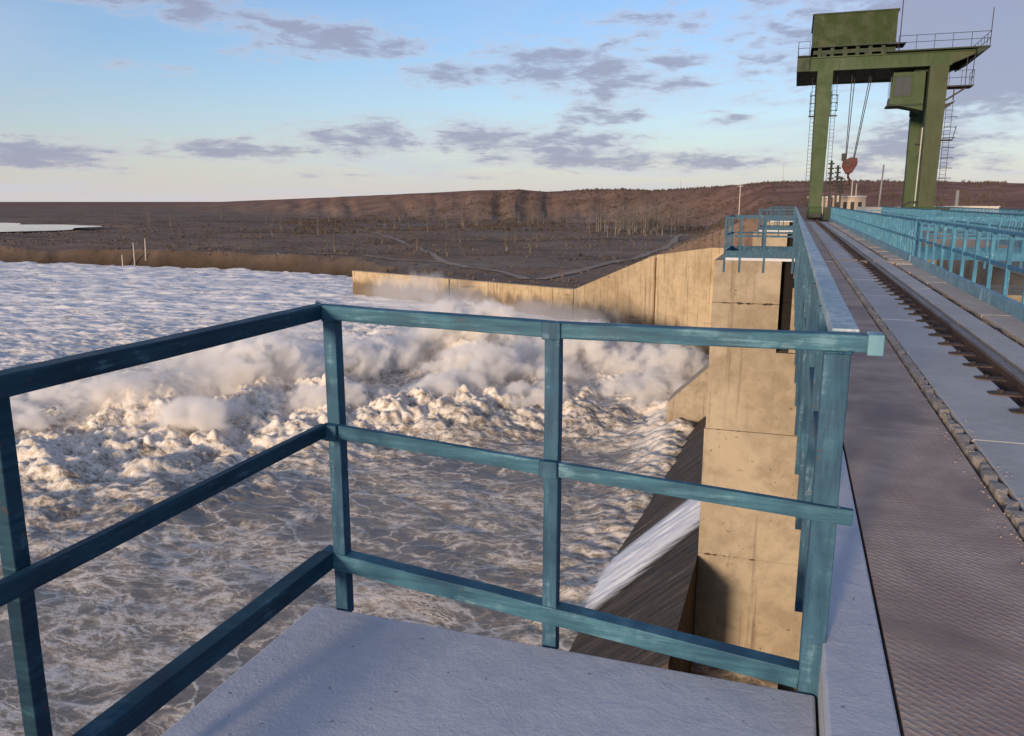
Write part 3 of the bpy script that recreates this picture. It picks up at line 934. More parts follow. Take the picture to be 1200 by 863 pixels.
# piers with their pour lifts, top to bottom
def pier(y0, y1, label, xl=-2.08, xr=12.2, ztop=-0.12):
    t = thing('concrete_pier', label, 'pier', (xl, y0, -14.0), 'concrete piers of the dam')
    lifts = [(ztop, -1.35), (-1.362, -5.21), (-5.222, -9.26), (-9.272, -17.0)]
    for k, (zt, zb) in enumerate(lifts):
        e = 0.012 * math.sin(k * 2.3)
        m = MB()
        a = xl - 0.02 * k + e
        if k < 2:
            # gate slot: a recess between the pier nose and the part that carries the deck
            m.box(a, -0.2, y0 + e, y1, zb, zt)
            zs = max(zb, -2.75)
            if zb < -2.75:
                m.box(-0.2, xr, y0 + e, y1, zb, -2.77)
            m.box(0.14, xr, y0 + 0.02 + e, y1, zs, zt - 0.75 if k == 0 else zt)
            MB().box(-0.197, 0.137, y0 + 0.5, y1 - 0.1, zs + 0.01, zt).obj('gate_slot_shade', M['slot_shade'], t)  # black block put into the recess as its shade
            MB().box(0.1371, 0.1395, y0 + 0.03, y0 + .5, zs + 0.01, zt).box(-0.1995, -0.197, y0 + .03, y0 + .5, zs + 0.01, zt).obj('slot_side_shade', M['slot_shade'], t)  # thin dark sheets for shade on the sides of the recess
        else:
            m.box(a, xr, y0 + e, y1, zb, zt)
        m.obj('concrete_lift', M['pier'], t, bevel=0.006)
    # broken edges along the pour joints
    for zj, nn in ((-1.356, 12), (-5.216, 4), (-9.266, 5)):
        for k in range(nn):
            x = xl + 0.2 + random.random() * 1.6
            s_ = random.uniform(0.012, 0.05)
            MB().add([(x - s_ * 2.6, y0 - 0.010, zj + random.uniform(-.02, .02)), (x - s_ * .4, y0 - 0.014, zj - s_), (x + s_ * 2.8, y0 - 0.010, zj + random.uniform(-.02, .02)), (x + s_ * .5, y0 - 0.018, zj + s_ * 0.8)], [(0, 1, 2, 3)]).obj('spalled_edge', M['ballast'], t)
    return t


pier(0.0, 2.86, 'near pier under the bay with the photographer, below the near railing', xl=-1.95, ztop=-0.46)
P2_ = pier(24.45, 27.4, 'tall sunlit pier with cracked pour joints rising right behind the near railing')
pier(48.9, 51.8, 'second pier along the dam, almost hidden behind the nearest one')
pier(73.0, 78.8, 'end pier below the gantry crane where the dam meets the bank')

# sunlit dividing wedge at the toe of the second pier
wd = MB().prism([(-1.0, 48.95, -7.0), (-4.2, 48.95, -8.2), (-6.6, 48.95, -10.6), (-6.6, 48.95, -16), (-1.0, 48.95, -16)], (0, 2.8, 0))
w_ = wd.obj('dividing_wall', M['pier'], bevel=0.04)
tag(w_, 'sunlit sloping dividing wall standing in the foam left of the tall pier', 'wall')

# slots darkness: side of the gate bay under the deck
# training wall, panel by panel
tw = thing('training_wall', 'long sunlit concrete retaining wall along the far edge of the rapids', 'retaining wall', (-25.4, 98.4, -13.0))


def wpanel(a, b, za, zb, mat=M['wall'], th=1.0, zbot=-16.5, proud=0.0, name='wall_panel'):
    a = Vector((a[0], a[1], 0)); b = Vector((b[0], b[1], 0)); d = (b - a).normalized()
    n = Vector((-d.y, d.x, 0))          # candidate normal
    if n.dot(Vector((0.3, 1, 0))) < 0: n = -n       # away from the river
    p = [(a.x - n.x * proud, a.y - n.y * proud, zbot), (b.x - n.x * proud, b.y - n.y * proud, zbot), (b.x - n.x * proud, b.y - n.y * proud, zb), (a.x - n.x * proud, a.y - n.y * proud, za)]
    return MB().prism(p, n * (th + proud)).obj(name, mat, tw, bevel=0.03)


def split(a, b, za, zb, n, gap=0.05, joint0=0.0):
    for k in range(n):
        t0, t1 = k / n, (k + 1) / n
        L = math.dist(a, b)
        e0 = gap / L / 2; 
        A = (a[0] + (b[0] - a[0]) * (t0 + e0), a[1] + (b[1] - a[1]) * (t0 + e0)); B = (a[0] + (b[0] - a[0]) * (t1 - e0), a[1] + (b[1] - a[1]) * (t1 - e0))
        wpanel(A, B, za + (zb - za) * (t0 + e0), za + (zb - za) * (t1 - e0), proud=random.uniform(0.0, 0.03))


W = WALL_PLAN
split(W[0], W[1], -2.6, -2.7, 2)
# two panels either side of a wide dark joint near the top of the slope
def lerp2(a, b, t): return (a[0] + (b[0] - a[0]) * t, a[1] + (b[1] - a[1]) * t)
split(W[1], lerp2(W[1], W[2], 0.965), -2.7, -3.85, 2)
wpanel(lerp2(W[1], W[2], 0.955), lerp2(W[2], W[3], 0.02), -4.1, -4.2, M['rust'], proud=-0.25, name='joint_filler')
split(lerp2(W[2], W[3], 0.012), lerp2(W[2], W[3], 0.99), -3.95, -9.2, 3, 0.03)
split(W[3], lerp2(W[3], W[4], 0.497), -9.2, -9.22, 3, 0.03)
split(lerp2(W[3], W[4], 0.503), W[4], -9.22, -9.25, 3, 0.03)
# timber-coloured coping strip of turf and stones is left to the ground mesh

# ---- bridge deck
DY0, DY1 = -6.0, 82.0
deck = MB().box(0.20, 3.12, DY0, 23.02, -0.75, -0.09).box(0.20, 3.12, 23.16, DY1, -0.75, -0.09).obj('bridge_deck', M['slab']); structure(deck)
deck2 = MB().box(7.45, 12.2, DY0, DY1, -0.9, -0.02).obj('upstream_deck', M['slab_tan']); structure(deck2)
# girder under the deck and the wall of the gate well
girder = MB().box(0.75, 2.4, DY0, DY1, -1.6, -0.76).obj('deck_girder', M['gate']); structure(girder)
well = MB().box(3.15, 7.45, DY0, DY1, -7.0, -6.5).obj('well_water', M['still']); structure(well)
up_wall = MB().box(7.5, 8.0, DY0, DY1, -14, -0.9).obj('upstream_wall', M['pier']); structure(up_wall)


def piece(name, mat, x0, x1, y0, y1, z0, z1, parent=deck, bevel=0.008):
    o = MB().box(x0, x1, y0, y1, z0, z1).obj(name, mat, parent, bevel)
    return o


# pale edge beam under the left railing
y = DY0
while y < DY1:
    L = 6.0
    if not (y < 23.09 < y + L): piece('edge_beam', M['edge'], 0.202, 0.405, y + 0.006, y + L - 0.006, -0.30, 0.0)
    else:
        piece('edge_beam', M['edge'], 0.202, 0.405, y + 0.006, 23.02, -0.30, 0.0); piece('edge_beam', M['edge'], 0.202, 0.405, 23.16, y + L - 0.006, -0.30, 0.0)
    y += L
# walkway of tread plates
plate_me = {}
y = DY0; k = 0
while y < DY1:
    L = 1.5
    y1 = y + L
    if y < 23.02 < y1: y1 = 23.02
    piece('tread_plate', M['tread'], 0.417, 1.112 + random.uniform(-.006, .006), y + 0.002, y1 - 0.002, -0.088, -0.003, bevel=0)
    y = 23.16 if y1 == 23.02 else y1


# broken kerb: irregular stones
def kerb_stone(y0, y1, zt, bad):
    n = max(6, int((y1 - y0) / 0.07))
    vs = []; fs = []
    for i in range(n + 1):
        yy = y0 + (y1 - y0) * i / n
        w1 = 1.135 + random.uniform(-0.004, 0.006); w2 = 1.205 + random.uniform(-0.004, 0.004)
        t1 = zt + random.uniform(-.004, .004); t2 = zt + random.uniform(-.004, .004)
        if random.random() < bad: w1 += random.uniform(0.003, 0.022); t1 -= random.uniform(0.0, 0.02)
        if random.random() < bad: w2 -= random.uniform(0.003, 0.02); t2 -= random.uniform(0.0, 0.02)
        if random.random() < bad * 0.2: t1 -= 0.02; t2 -= 0.03
        vs += [(w1 - .006, yy, -0.086), (w1, yy, t1), (w2, yy, t2), (w2 + .006, yy, -0.086)]
    for i in range(n):
        o = 4 * i
        for a in range(3): fs.append((o + a, o + a + 1, o + 5 + a, o + 4 + a))
    fs.append((0, 1, 2, 3)); o = 4 * n; fs.append((o + 3, o + 2, o + 1, o))
    return MB().add(vs, fs).obj('kerb_stone', M['kerb'], deck, bevel=0.003)


y = DY0
while y < 66:
    L = random.choice([1.5, 1.8, 2.2])
    if y + L > 22.95 and y < 23.2:
        kerb_stone(y, 23.0, 0.028, 0.3); y = 23.2; continue
    kerb_stone(y + 0.003, y + L - 0.003, 0.024 + random.uniform(-.004, .004), 0.30); y += L
# grit lying on both sides of the kerb
gr = MB()
for k in range(1100):
    yy = random.random() ** 1.6 * 40 - 1
    xx = 1.13 + random.gauss(0, 0.05) if random.random() < 0.75 else 1.20 + abs(random.gauss(0, 0.03)) + 0.03
    if 1.125 < xx < 1.23 and random.random() < 0.6: xx = 1.10 - abs(random.gauss(0, 0.03))
    s_ = random.uniform(0.002, 0.008)
    z = 0.0 if xx < 1.125 else 0.026
    gr.add([(xx - s_, yy - s_, z), (xx + s_ * 1.2, yy, z), (xx, yy + s_ * 1.1, z), (xx, yy, z + s_ * 1.3)], [(0, 1, 3), (1, 2, 3), (2, 0, 3)])
o = gr.obj('kerb_grit', M['kerb']); tag(o, 'crumbs of broken concrete lying along the kerb', 'rubble', None, 'stuff')
# smooth grey slabs between kerb and rail
y = DY0
while y < 66:
    L = 2.95
    y1 = y + L
    if y < 23.02 < y1: y1 = 23.02
    piece('rail_slab', M['slab'], 1.214, 1.735 + random.uniform(-.01, .01), y + 0.008, y1 - 0.008, -0.088, 0.024 + random.uniform(-.004, .004))
    y = 23.16 if y1 == 23.02 else y1
# rail trench floor
tr = MB().box(1.72, 2.12, DY0, DY1, -0.088, -0.045).obj('rail_trench', M['ballast'], deck)
# strip beyond the rail
y = DY0
while y < 66:
    y1 = y + 4.4
    if y < 23.02 < y1: y1 = 23.02
    piece('rail_strip', M['slab'], 2.095, 2.405, y + 0.006, y1 - 0.006, -0.088, 0.040 + random.uniform(-.004, .004))
    y = 23.16 if y1 == 23.02 else y1
gv = MB().box(2.40, 2.57, DY0, DY1, -0.088, -0.030).obj('cable_groove', M['ballast'], deck)
y = DY0
while y < 66:
    y1 = y + 1.24
    if y < 23.02 < y1: y1 = 23.02
    piece('cover_slab', M['slab_tan'], 2.562 + random.uniform(-.012, .012), 2.925, y + 0.007, y1 - 0.007, -0.088, 0.018 + random.uniform(-.009, .009))
    y = 23.16 if y1 == 23.02 else y1
# steel edges of the expansion joint
for (a, b) in ((23.02, 23.05), (23.13, 23.16)):
    piece('joint_angle', M['rail_head'], 1.24, 2.92, a, b, -0.10, 0.046)
piece('joint_plate', M['slab_tan'], 1.24, 1.70, 23.17, 23.42, 0.02, 0.048)
piece('joint_plate', M['slab_tan'], 2.10, 2.92, 23.17, 23.42, 0.03, 0.048)
# debris and cable lying in the groove
db = MB()
for k in range(900):
    yy = random.random() ** 1.5 * 26 + 2
    xx = 2.485 + random.gauss(0, 0.035)
    s_ = random.uniform(0.008, 0.03)
    z = -0.03
    db.add([(xx - s_, yy - s_, z), (xx + s_ * 1.2, yy, z), (xx, yy + s_ * 1.3, z), (xx, yy, z + s_ * 1.5)], [(0, 1, 3), (1, 2, 3), (2, 0, 3)])
o = db.obj('groove_debris', M['dirt']); tag(o, 'dark clods and litter lying in the groove beside the rail strip', 'debris', None, 'stuff')
cb = MB().tube([(2.47 + 0.03 * math.sin(k * 0.9) + random.uniform(-.008, .008), 6.2 + k * 0.22, 0.0 + 0.012 * math.sin(k * 1.7) + (0.07 if k in (11, 12, 13) else 0.0)) for k in range(60)], 0.012, 6).obj('loose_cable', M['dark'], smooth=True)
tag(cb, 'thin dark cable lying loose along the groove beside the rail', 'cable')

# ---- crane rail
RY1 = 96.0


def crane_rail(x, label, clips=True, y0=DY0):
    t = thing('crane_rail', label, 'rail', (x, y0, -0.045))
    prof = [(-.07, -.045), (.07, -.045), (.07, -.03), (.012, -.018), (.012, .055), (.034, .065), (.034, .098), (.026, .106), (-.026, .106), (-.034, .098), (-.034, .065), (-.012, .055), (-.012, -.018), (-.07, -.03)]
    # foot and web rusty, head worn
    body = [(px, pz) for px, pz in prof if pz < 0.06]
    head = [(.034, .0655), (.034, .098), (.026, .106), (-.026, .106), (-.034, .098), (-.034, .0655)]
    y = y0
    while y < RY1:
        y1 = min(y + 12.5, RY1)
        MB().prism([(x + px, y + .003, pz) for px, pz in body], (0, y1 - y - .006, 0)).obj('rail_web', M['rust'], t)
        MB().prism([(x + px, y + .003, pz) for px, pz in head], (0, y1 - y - .006, 0)).obj('rail_head', M['rail_head'], t, bevel=0.003)
        y = y1
    if not clips: return t
    sole = MB().prism([(-.30, -.05, -.004), (-.27, -.075, -.004), (-.075, -.075, -.004), (-.075, .075, -.004), (-.25, .07, -.004), (-.31, .03, -.004)], (0, 0, .012)).mesh('sole_plate', M['ballast'])
    bolt = MB().disc((0, 0, .012), (0, 0, 1), .024, .04, 6).mesh('bolt', M['dirt_dark'])
    y = y0 + 0.3
    while y < 72:
        dz = 0.028
        s_ = inst('sole_plate', sole, t, (x + random.uniform(-.02, .02), y, dz - 0.03 + 0.028), (0, 0, random.uniform(-.06, .06)))
        s_.location.z = 0.072
        if y < 30:
            inst('bolt', bolt, s_, (0, 0, 0)).location = (-.22, random.uniform(-.015, .015), 0.004)
        y += 0.62
    return t


crane_rail(1.92, 'rusty crane rail with a worn head running down the middle of the deck')
crane_rail(10.2, 'far crane rail on the upstream deck behind the blue fences', False)

# ================================================================== RAILINGS
def bent(m, a, b, w, h, seg=10, wob=0.0015, up=(0, 0, 1)):
    return m.bar(a, b, w, h, up, seg, wob)


bay = thing('bay_railing', 'dark teal steel railing round the near lookout bay, brush painted with three rails', 'railing', (-0.8, 2.9, -0.2))
RP = M['rail_paint']
# posts (angle iron read as square stock)
for (x, y, zb, zt) in ((-1.77, 2.90, -0.24, 1.075), (-0.82, 2.90, -0.24, 1.055), (-1.855, 1.445, -0.24, 1.075), (-1.83, 0.06, -0.24, 1.075)):
    bent(MB(), (x, y, zb), (x, y, zt), 0.058 if y > 2 else 0.048, 0.058 if y > 2 else 0.048, 8, 0.0012, (0, 1, 0)).obj('post', M['shade_side_paint'] if y < 2 else RP, bay, bevel=0.004)
bent(MB(), (0.172, 2.905, -0.36), (0.172, 2.905, 1.06), 0.085, 0.075, 8, 0.0012, (0, 1, 0)).obj('post', RP, bay, bevel=0.004)
# front: top, middle, foot
bent(MB(), (-1.86, 2.90, 1.106), (-0.82, 2.90, 1.080), 0.066, 0.058, 8).bar((-0.82, 2.90, 1.080), (0.305, 2.905, 1.088), 0.066, 0.058, (0, 0, 1), 8, 0.0015).obj('top_rail', M['rail_paint_flat'], bay, bevel=0.005)
bent(MB(), (-1.80, 2.862, 0.612), (-0.82, 2.862, 0.548), 0.03, 0.056, 8).bar((-0.82, 2.862, 0.548), (0.262, 2.862, 0.487), 0.03, 0.056, (0, 0, 1), 8, 0.0012).obj('mid_rail', M['rail_paint_flat'], bay, bevel=0.003)
bent(MB(), (-1.86, 2.90, 0.02), (0.13, 2.90, -0.16), 0.07, 0.075, 10).obj('foot_rail', M['rail_paint_flat'], bay, bevel=0.004)
# left side, running back past the camera
bent(MB(), (-1.83, 2.931, 1.105), (-1.83, 0.0, 1.105), 0.066, 0.058, 12).obj('top_rail', M['shade_side_paint'], bay, bevel=0.005)
bent(MB(), (-1.797, 2.84, 0.615), (-1.797, 0.0, 0.585), 0.03, 0.056, 12).obj('mid_rail', M['shade_side_paint'], bay, bevel=0.003)
bent(MB(), (-1.83, 2.86, 0.02), (-1.83, 0.0, 0.0), 0.07, 0.075, 12).obj('foot_rail', M['shade_side_paint'], bay, bevel=0.004)
# welded gusset patches
for (x, y, z) in ((-0.82, 2.866, 1.08), (-0.82, 2.84, 0.548), (-1.77, 2.84, 0.605)):
    MB().box(x - 0.036, x + 0.036, y - 0.012, y + 0.002, z - 0.034, z + 0.034).obj('weld_plate', RP, bay, bevel=0.004)
def bead(pts, r=0.006):
    q = []
    for a, b in zip(pts[:-1], pts[1:]):
        n = max(3, int(math.dist(a, b) / 0.009))
        for k in range(n): q.append([a[i] + (b[i] - a[i]) * k / n + random.uniform(-.0015, .0015) for i in range(3)])
    q.append(list(pts[-1]))
    m = MB()
    for a, b in zip(q[:-1], q[1:]): m.tube([a, b], r * random.uniform(.75, 1.25), 6, r * random.uniform(.75, 1.25))
    return m.obj('weld_bead', RP, bay, smooth=True)


for (x, w) in ((-1.77, .029), (-0.82, .029), (0.172, .0425)):
    yf = 2.868 if x < 0 else 2.864
    zt_ = {-1.77: 1.074, -0.82: 1.050, 0.172: 1.056}[x]
    bead([(x - w, yf, zt_), (x + w, yf, zt_)]); bead([(x + w, yf, zt_), (x + w, yf + .06, zt_)])
    zm = {-1.77: .607, -0.82: .548, 0.172: .492}[x]
    bead([(x + w + .002, yf - .002, zm - .029), (x + w + .002, yf - .002, zm + .029)]); bead([(x - w - .002, yf - .002, zm + .029), (x - w - .002, yf - .002, zm - .029)])
bead([(-1.863, 2.934, 1.138), (-1.80, 2.868, 1.138)], .005)
MB().box(0.262, 0.312, 2.864, 2.946, 1.052, 1.122).obj('end_cap', M['kerb_paint'], bay, bevel=0.004)
structure(MB().box(-1.90, 0.19, -0.4, 2.86, -0.45, -0.205).obj('bay_floor', M['edge'], bevel=0.01))


def post_mesh(h, w, mat, below=0.0):
    return bent(MB(), (0, 0, -below), (0, 0, h), w, w, 5, 0.0008, (0, 1, 0)).mesh('post', mat)


LP = [post_mesh(1.075, 0.062, M['rail_paint'], 0.46) for _ in range(3)]
FP = [post_mesh(1.09, 0.058, M['far_paint'], 0.2) for _ in range(3)]


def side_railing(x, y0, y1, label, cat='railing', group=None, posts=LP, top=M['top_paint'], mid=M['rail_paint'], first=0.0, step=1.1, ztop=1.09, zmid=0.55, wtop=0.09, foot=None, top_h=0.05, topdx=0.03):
    t = thing('side_railing', label, cat, (x, y0, 0), group)
    n = max(2, int((y1 - y0) / 6))
    for k in range(n):
        a = y0 + (y1 - y0) * k / n; b = y0 + (y1 - y0) * (k + 1) / n
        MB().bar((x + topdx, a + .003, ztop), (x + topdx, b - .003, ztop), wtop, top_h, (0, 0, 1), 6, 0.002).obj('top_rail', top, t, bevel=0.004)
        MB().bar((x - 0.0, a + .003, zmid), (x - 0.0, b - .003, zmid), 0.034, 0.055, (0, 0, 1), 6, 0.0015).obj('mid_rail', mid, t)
        if foot:
            MB().bar((x + foot[0], a + .004, foot[1]), (x + foot[0], b - .004, foot[1]), foot[2], foot[3], (0, 0, 1), 4, 0.002).obj('foot_beam', M['kerb_paint'], t, bevel=0.004)
    y = y0 + first; k = 0
    while y < y1 - 0.05:
        inst('post', posts[k % 3], t, (x, y, 0), (random.uniform(-.006, .006), random.uniform(-.006, .006), random.choice([0, math.pi / 2, math.pi])))
        y += step; k += 1
    return t


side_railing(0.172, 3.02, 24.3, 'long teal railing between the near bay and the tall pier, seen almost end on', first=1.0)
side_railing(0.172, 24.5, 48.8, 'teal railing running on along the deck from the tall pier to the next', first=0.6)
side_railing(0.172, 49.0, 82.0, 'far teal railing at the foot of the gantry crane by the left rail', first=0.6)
FB = (-0.06, 0.075, 0.10, 0.25)
kw = dict(posts=FP, top=M['far_paint'], mid=M['far_paint'], step=1.11, wtop=0.065, foot=FB, topdx=0.0, zmid=0.62, ztop=1.10)
side_railing(3.03, -5.4, 23.02, 'bright blue railing on a pale blue kerb at the right edge of the deck', first=1.25, **kw)
kw['step'] = 0.55
side_railing(3.03, 23.2, 52.0, 'blue railing of closer posts beyond the expansion joint, right of the rail', first=0.3, **kw)
side_railing(3.03, 52.1, 82.0, 'farthest blue railing on the right, ending beside the gantry crane', first=0.3, **kw)
kw['step'] = 0.42
side_railing(7.6, -5.0, 24.4, 'blue railing across the gate well nearest the right picture edge', first=0.4, **kw)
side_railing(7.6, 24.6, 82.0, 'blue railing along the far side of the gate well towards the crane', first=0.4, **kw)
side_railing(12.05, -5.0, 82.0, 'outermost blue railing on the upstream edge below the brown hills', first=0.4, **kw)


# railings across the well where the piers carry crosswalks
def cross_railing(y, x0, x1, label, z=0.0):
    t = thing('cross_railing', label, 'railing', (x0, y, z))
    for zz, h in ((1.08, 0.055), (0.6, 0.05), (0.12, 0.2)):
        MB().bar((x0, y, z + zz), (x1, y, z + zz), 0.05, h, (0, 0, 1), 6, 0.002).obj('rail_bar', M['far_paint'], t)
    n = int((x1 - x0) / 0.85)
    for k in range(n + 1):
        inst('post', FP[k % 3], t, (x0 + 0.03 + (x1 - x0 - 0.06) * k / n, y + 0.03, z))
    return t


cross_railing(24.5, 3.2, 7.45, 'blue crosswalk railing over the orange pier wall right of the deck')
cross_railing(27.3, 3.2, 7.45, 'blue crosswalk railing just behind the first one over the well')
cross_railing(48.95, 3.2, 7.45, 'far blue crosswalk railing over the well, near the crane')


# bays like ours on the farther piers
def far_bay(y, label):
    t = thing('bay_railing', label, 'railing', (-1.0, y, -0.1))
    xl, xr = -1.80, 0.10
    for (a, b) in (((xl, y), (xr, y)), ((xl, y + 2.8), (xr, y + 2.8)), ((xl, y), (xl, y + 2.8))):
        MB().bar((*a, 1.10), (*b, 1.10), 0.06, 0.055, (0, 0, 1), 6, 0.002).obj('top_rail', M['rail_paint'], t)
        MB().bar((*a, 0.58), (*b, 0.58), 0.04, 0.05, (0, 0, 1), 6, 0.002).obj('mid_rail', M['rail_paint'], t)
        MB().bar((*a, 0.06), (*b, 0.06), 0.05, 0.20, (0, 0, 1), 6, 0.002).obj('foot_rail', M['rail_paint'], t)
    for (x, yy) in ((xl, y), (-1.37, y), (-0.70, y), (xl, y + 1.4), (xl, y + 2.8), (-0.85, y + 2.8), (xr, y + 2.8), (xr - 0.01, y)):
        inst('post', LP[0], t, (x, yy + 0.002, 0), (0, 0, 0), (1, 1, 1))
    f = MB().box(xl - 0.02, 0.19, y - 0.02, y + 2.85, -0.118, -0.03).obj('bay_floor', M['edge']); structure(f)
    return t


far_bay(24.47, 'blue railing of the second lookout bay on top of the tall sunlit pier')
far_bay(48.92, 'small blue railing of the third lookout bay farther along the dam')
far_bay(73.02, 'distant blue bay railing on the end pier left of the crane leg')

# ================================================================== GANTRY CRANE
CY = 74.6; CB = 82.4           # front and rear leg rows
XL, XR = 1.78, 10.15
cr = thing('gantry_crane', 'tall green gantry crane with a machine house straddling the dam deck', 'crane', (6.0, 78.0, 0.0))
G, GR, DG = M['green'], M['green_rust'], M['dark_green']
ZB = 12.0                      # underside of the girders


def leg(x, y, wt, wb, mat, z0=0.75):
    m = MB().bar((x, y, z0), (x, y, ZB), wb, wb * 0.8, (0, 1, 0), 1, 0, wt, wt * 0.8)
    for z in (3.2, 5.9, 8.6, 11.0):
        w = wb + (wt - wb) * (z - z0) / (ZB - z0)
        m.box(x - w / 2 - 0.03, x + w / 2 + 0.03, y - w * .4 - 0.03, y + w * .4 + 0.03, z, z + 0.06)
    return m.obj('leg', mat, cr)


leg(XL, CY, 1.20, 0.92, G); leg(XL, CB, 1.15, 0.9, G)
leg(XR, CY, 1.35, 1.15, GR); leg(XR - 0.2, CB, 1.3, 1.15, G)
# end trucks
for x, w in ((XL, 0.9), (XR, 1.5)):
    tm = MB().box(x - w / 2, x + w / 2, CY - 1.0, CB + 1.0, 0.40, 0.95)
    tm.prism([(x - w / 2 - .05, CY - 1.3, 0.22), (x - w / 2 - .05, CY + 1.3, 0.22), (x - w / 2 - .05, CY + 0.8, 1.15), (x - w / 2 - .05, CY - 0.8, 1.15)], (w + .1, 0, 0))
    tm.prism([(x - w / 2 - .05, CB - 1.3, 0.22), (x - w / 2 - .05, CB + 1.3, 0.22), (x - w / 2 - .05, CB + 0.8, 1.15), (x - w / 2 - .05, CB - 0.8, 1.15)], (w + .1, 0, 0))
    e = tm.obj('end_truck', G, cr)
    for yy in (CY - 0.8, CY + 0.8, CB - 0.8, CB + 0.8):
        MB().disc((x, yy, 0.40), (1, 0, 0), 0.30, w + 0.16, 16).obj('wheel', M['dark'], e)
    MB().box(x - 0.42, x + 0.42, CY - 1.62, CY - 1.30, 0.26, 0.62).obj('buffer', M['dark'], e)
# cable reel arch at the foot of the right legs
MB().tube([(XR - 1.75, CY - 0.3, 0.7), (XR - 1.6, CY - 0.3, 1.25), (XR - 1.2, CY - 0.3, 1.5), (XR - 0.4, CY - 0.3, 1.55)], 0.07, 6).obj('cable_guide', M['dark'], cr)
MB().box(XR - 1.9, XR - 0.8, CY - 0.6, CY + 0.6, 0.4, 0.8).obj('drive_box', G, cr)
MB().box(XR + 0.8, XR + 1.75, CY - 0.5, CY + 0.4, 0.75, 1.05).obj('drive_box', M['dark'], cr)
MB().box(2.45, 2.95, CY - 0.4, CY + 0.8, 0.03, 1.1).obj('drive_box', DG, cr)
# girders: box with lighter flanges; right end a tapering cantilever
X0, X1 = 0.55, 13.2


def girder_at(y, mat_end):
    web = MB().box(X0, 11.0, y - 0.35, y + 0.35, ZB + 0.12, ZB + 1.0)
    web.obj('girder_web', G, cr)
    MB().prism([(11.0, y - 0.35, ZB + 0.12), (11.6, y - 0.35, ZB + 0.35), (X1 - 0.6, y - 0.35, ZB + 0.78), (X1 - 0.6, y - 0.35, ZB + 1.0), (11.0, y - 0.35, ZB + 1.0)], (0, 0.7, 0)).obj('cantilever', mat_end, cr)
    MB().box(X0, 11.0, y - 0.48, y + 0.48, ZB, ZB + 0.12).obj('flange', G, cr)
    MB().box(X0, X1 - 0.5, y - 0.48, y + 0.48, ZB + 1.0, ZB + 1.1).obj('flange', G, cr)
    st = MB()
    x = X0 + 0.9
    while x < 11: st.box(x, x + 0.05, y - 0.42, y + 0.42, ZB + 0.12, ZB + 1.0); x += 1.3
    st.obj('stiffener', G, cr)


girder_at(CY, GR); girder_at(CB, G)
# the floor between the girders, dark from below, and the outer gangways
MB().box(X0 - 0.9, 9.6, CY + 0.36, CB - 0.36, ZB + 0.05, ZB + 0.35).obj('floor_plate', DG, cr)
MB().box(-0.45, X0, CY - 0.6, CB + 0.6, ZB + 0.0, ZB + 1.12).obj('end_beam', DG, cr)
MB().box(-0.45, X0, CY - 0.9, CB + 0.9, ZB + 1.12, ZB + 1.2).obj('gangway', DG, cr)
MB().box(6.2, X1 + 0.25, CY - 0.95, CB + 0.95, ZB + 1.12, ZB + 1.22).obj('gangway', DG, cr)
MB().prism([(X1 - 0.6, CY - .9, ZB + 1.1), (X1 + 0.25, CY - .9, ZB + 1.1), (X1 - 0.6, CY - .9, ZB + 0.62)], (0, CB - CY + 1.8, 0)).obj('gangway_bracket', DG, cr)
MB().box(9.6, 10.7, CY + 0.36, CB - 0.36, ZB + 0.1, ZB + 0.9).obj('end_beam', G, cr)


def handrail(pts, h=1.05, r=0.022, step=1.1, name='handrail', mat=None):
    m = MB()
    for a, b in zip(pts[:-1], pts[1:]):
        a, b = Vector(a), Vector(b)
        for hh in (h, h * 0.52): m.tube([a + Vector((0, 0, hh)), b + Vector((0, 0, hh))], r, 5)
        n = max(1, int((b - a).length / step))
        for k in range(n + 1):
            p = a.lerp(b, k / n); m.tube([p, p + Vector((0, 0, h))], r, 5)
    return m.obj(name, mat or M['dark'], cr)


gz = ZB + 1.22
handrail([(7.0, CY - 0.9, gz), (X1 + 0.2, CY - 0.9, gz), (X1 + 0.2, CB + 0.9, gz), (7.0, CB + 0.9, gz)])
handrail([(0.45, CY - 0.85, gz), (-0.42, CY - 0.85, gz), (-0.42, CB + 0.85, gz), (0.45, CB + 0.85, gz)])
MB().tube([(X1 + 0.2, CY - .9, gz), (X1 + 0.2, CY - .9, gz + 2.7)], 0.03, 6).obj('mast', M['dark'], cr)
MB().tube([(7.15, CY - 0.2, ZB + 1.2), (7.15, CY - 0.2, ZB + 5.4)], 0.035, 6).obj('mast', M['dark'], cr)
# trolley and machine house
hz0 = ZB + 1.95
tb = MB().box(0.75, 6.9, CY - 0.2, CB - 0.5, ZB + 1.32, ZB + 1.62)
x = 1.1
while x < 6.8:
    tb.box(x, x + 0.28, CY - 0.26, CY + 0.1, ZB + 1.1, ZB + 1.95); x += 0.95
tb.obj('trolley_frame', DG, cr)
for x in (1.6, 3.2, 4.8, 6.3): MB().disc((x, CY - 0.05, ZB + 1.28), (0, 1, 0), 0.18, 0.2, 14).obj('trolley_wheel', M['dark'], cr)
hs = MB().box(0.62, 6.85, CY - 0.45, CB - 0.8, hz0, hz0 + 2.35)
house = hs.obj('machine_house', M['olive'], cr)
rib = MB()
for k in range(1, 8): rib.box(0.62 + k * 0.778 - 0.02, 0.62 + k * 0.778 + 0.02, CY - 0.475, CY - 0.452, hz0 + 0.02, hz0 + 2.32)
rib.obj('wall_rib', M['olive'], house)
MB().box(0.52, 6.95, CY - 0.55, CB - 0.7, hz0 + 2.352, hz0 + 2.46).obj('house_roof', DG, house)
MB().box(0.55, 6.92, CY - 0.52, CB - 0.75, hz0 - 0.14, hz0 - 0.003).obj('house_sill', DG, house)
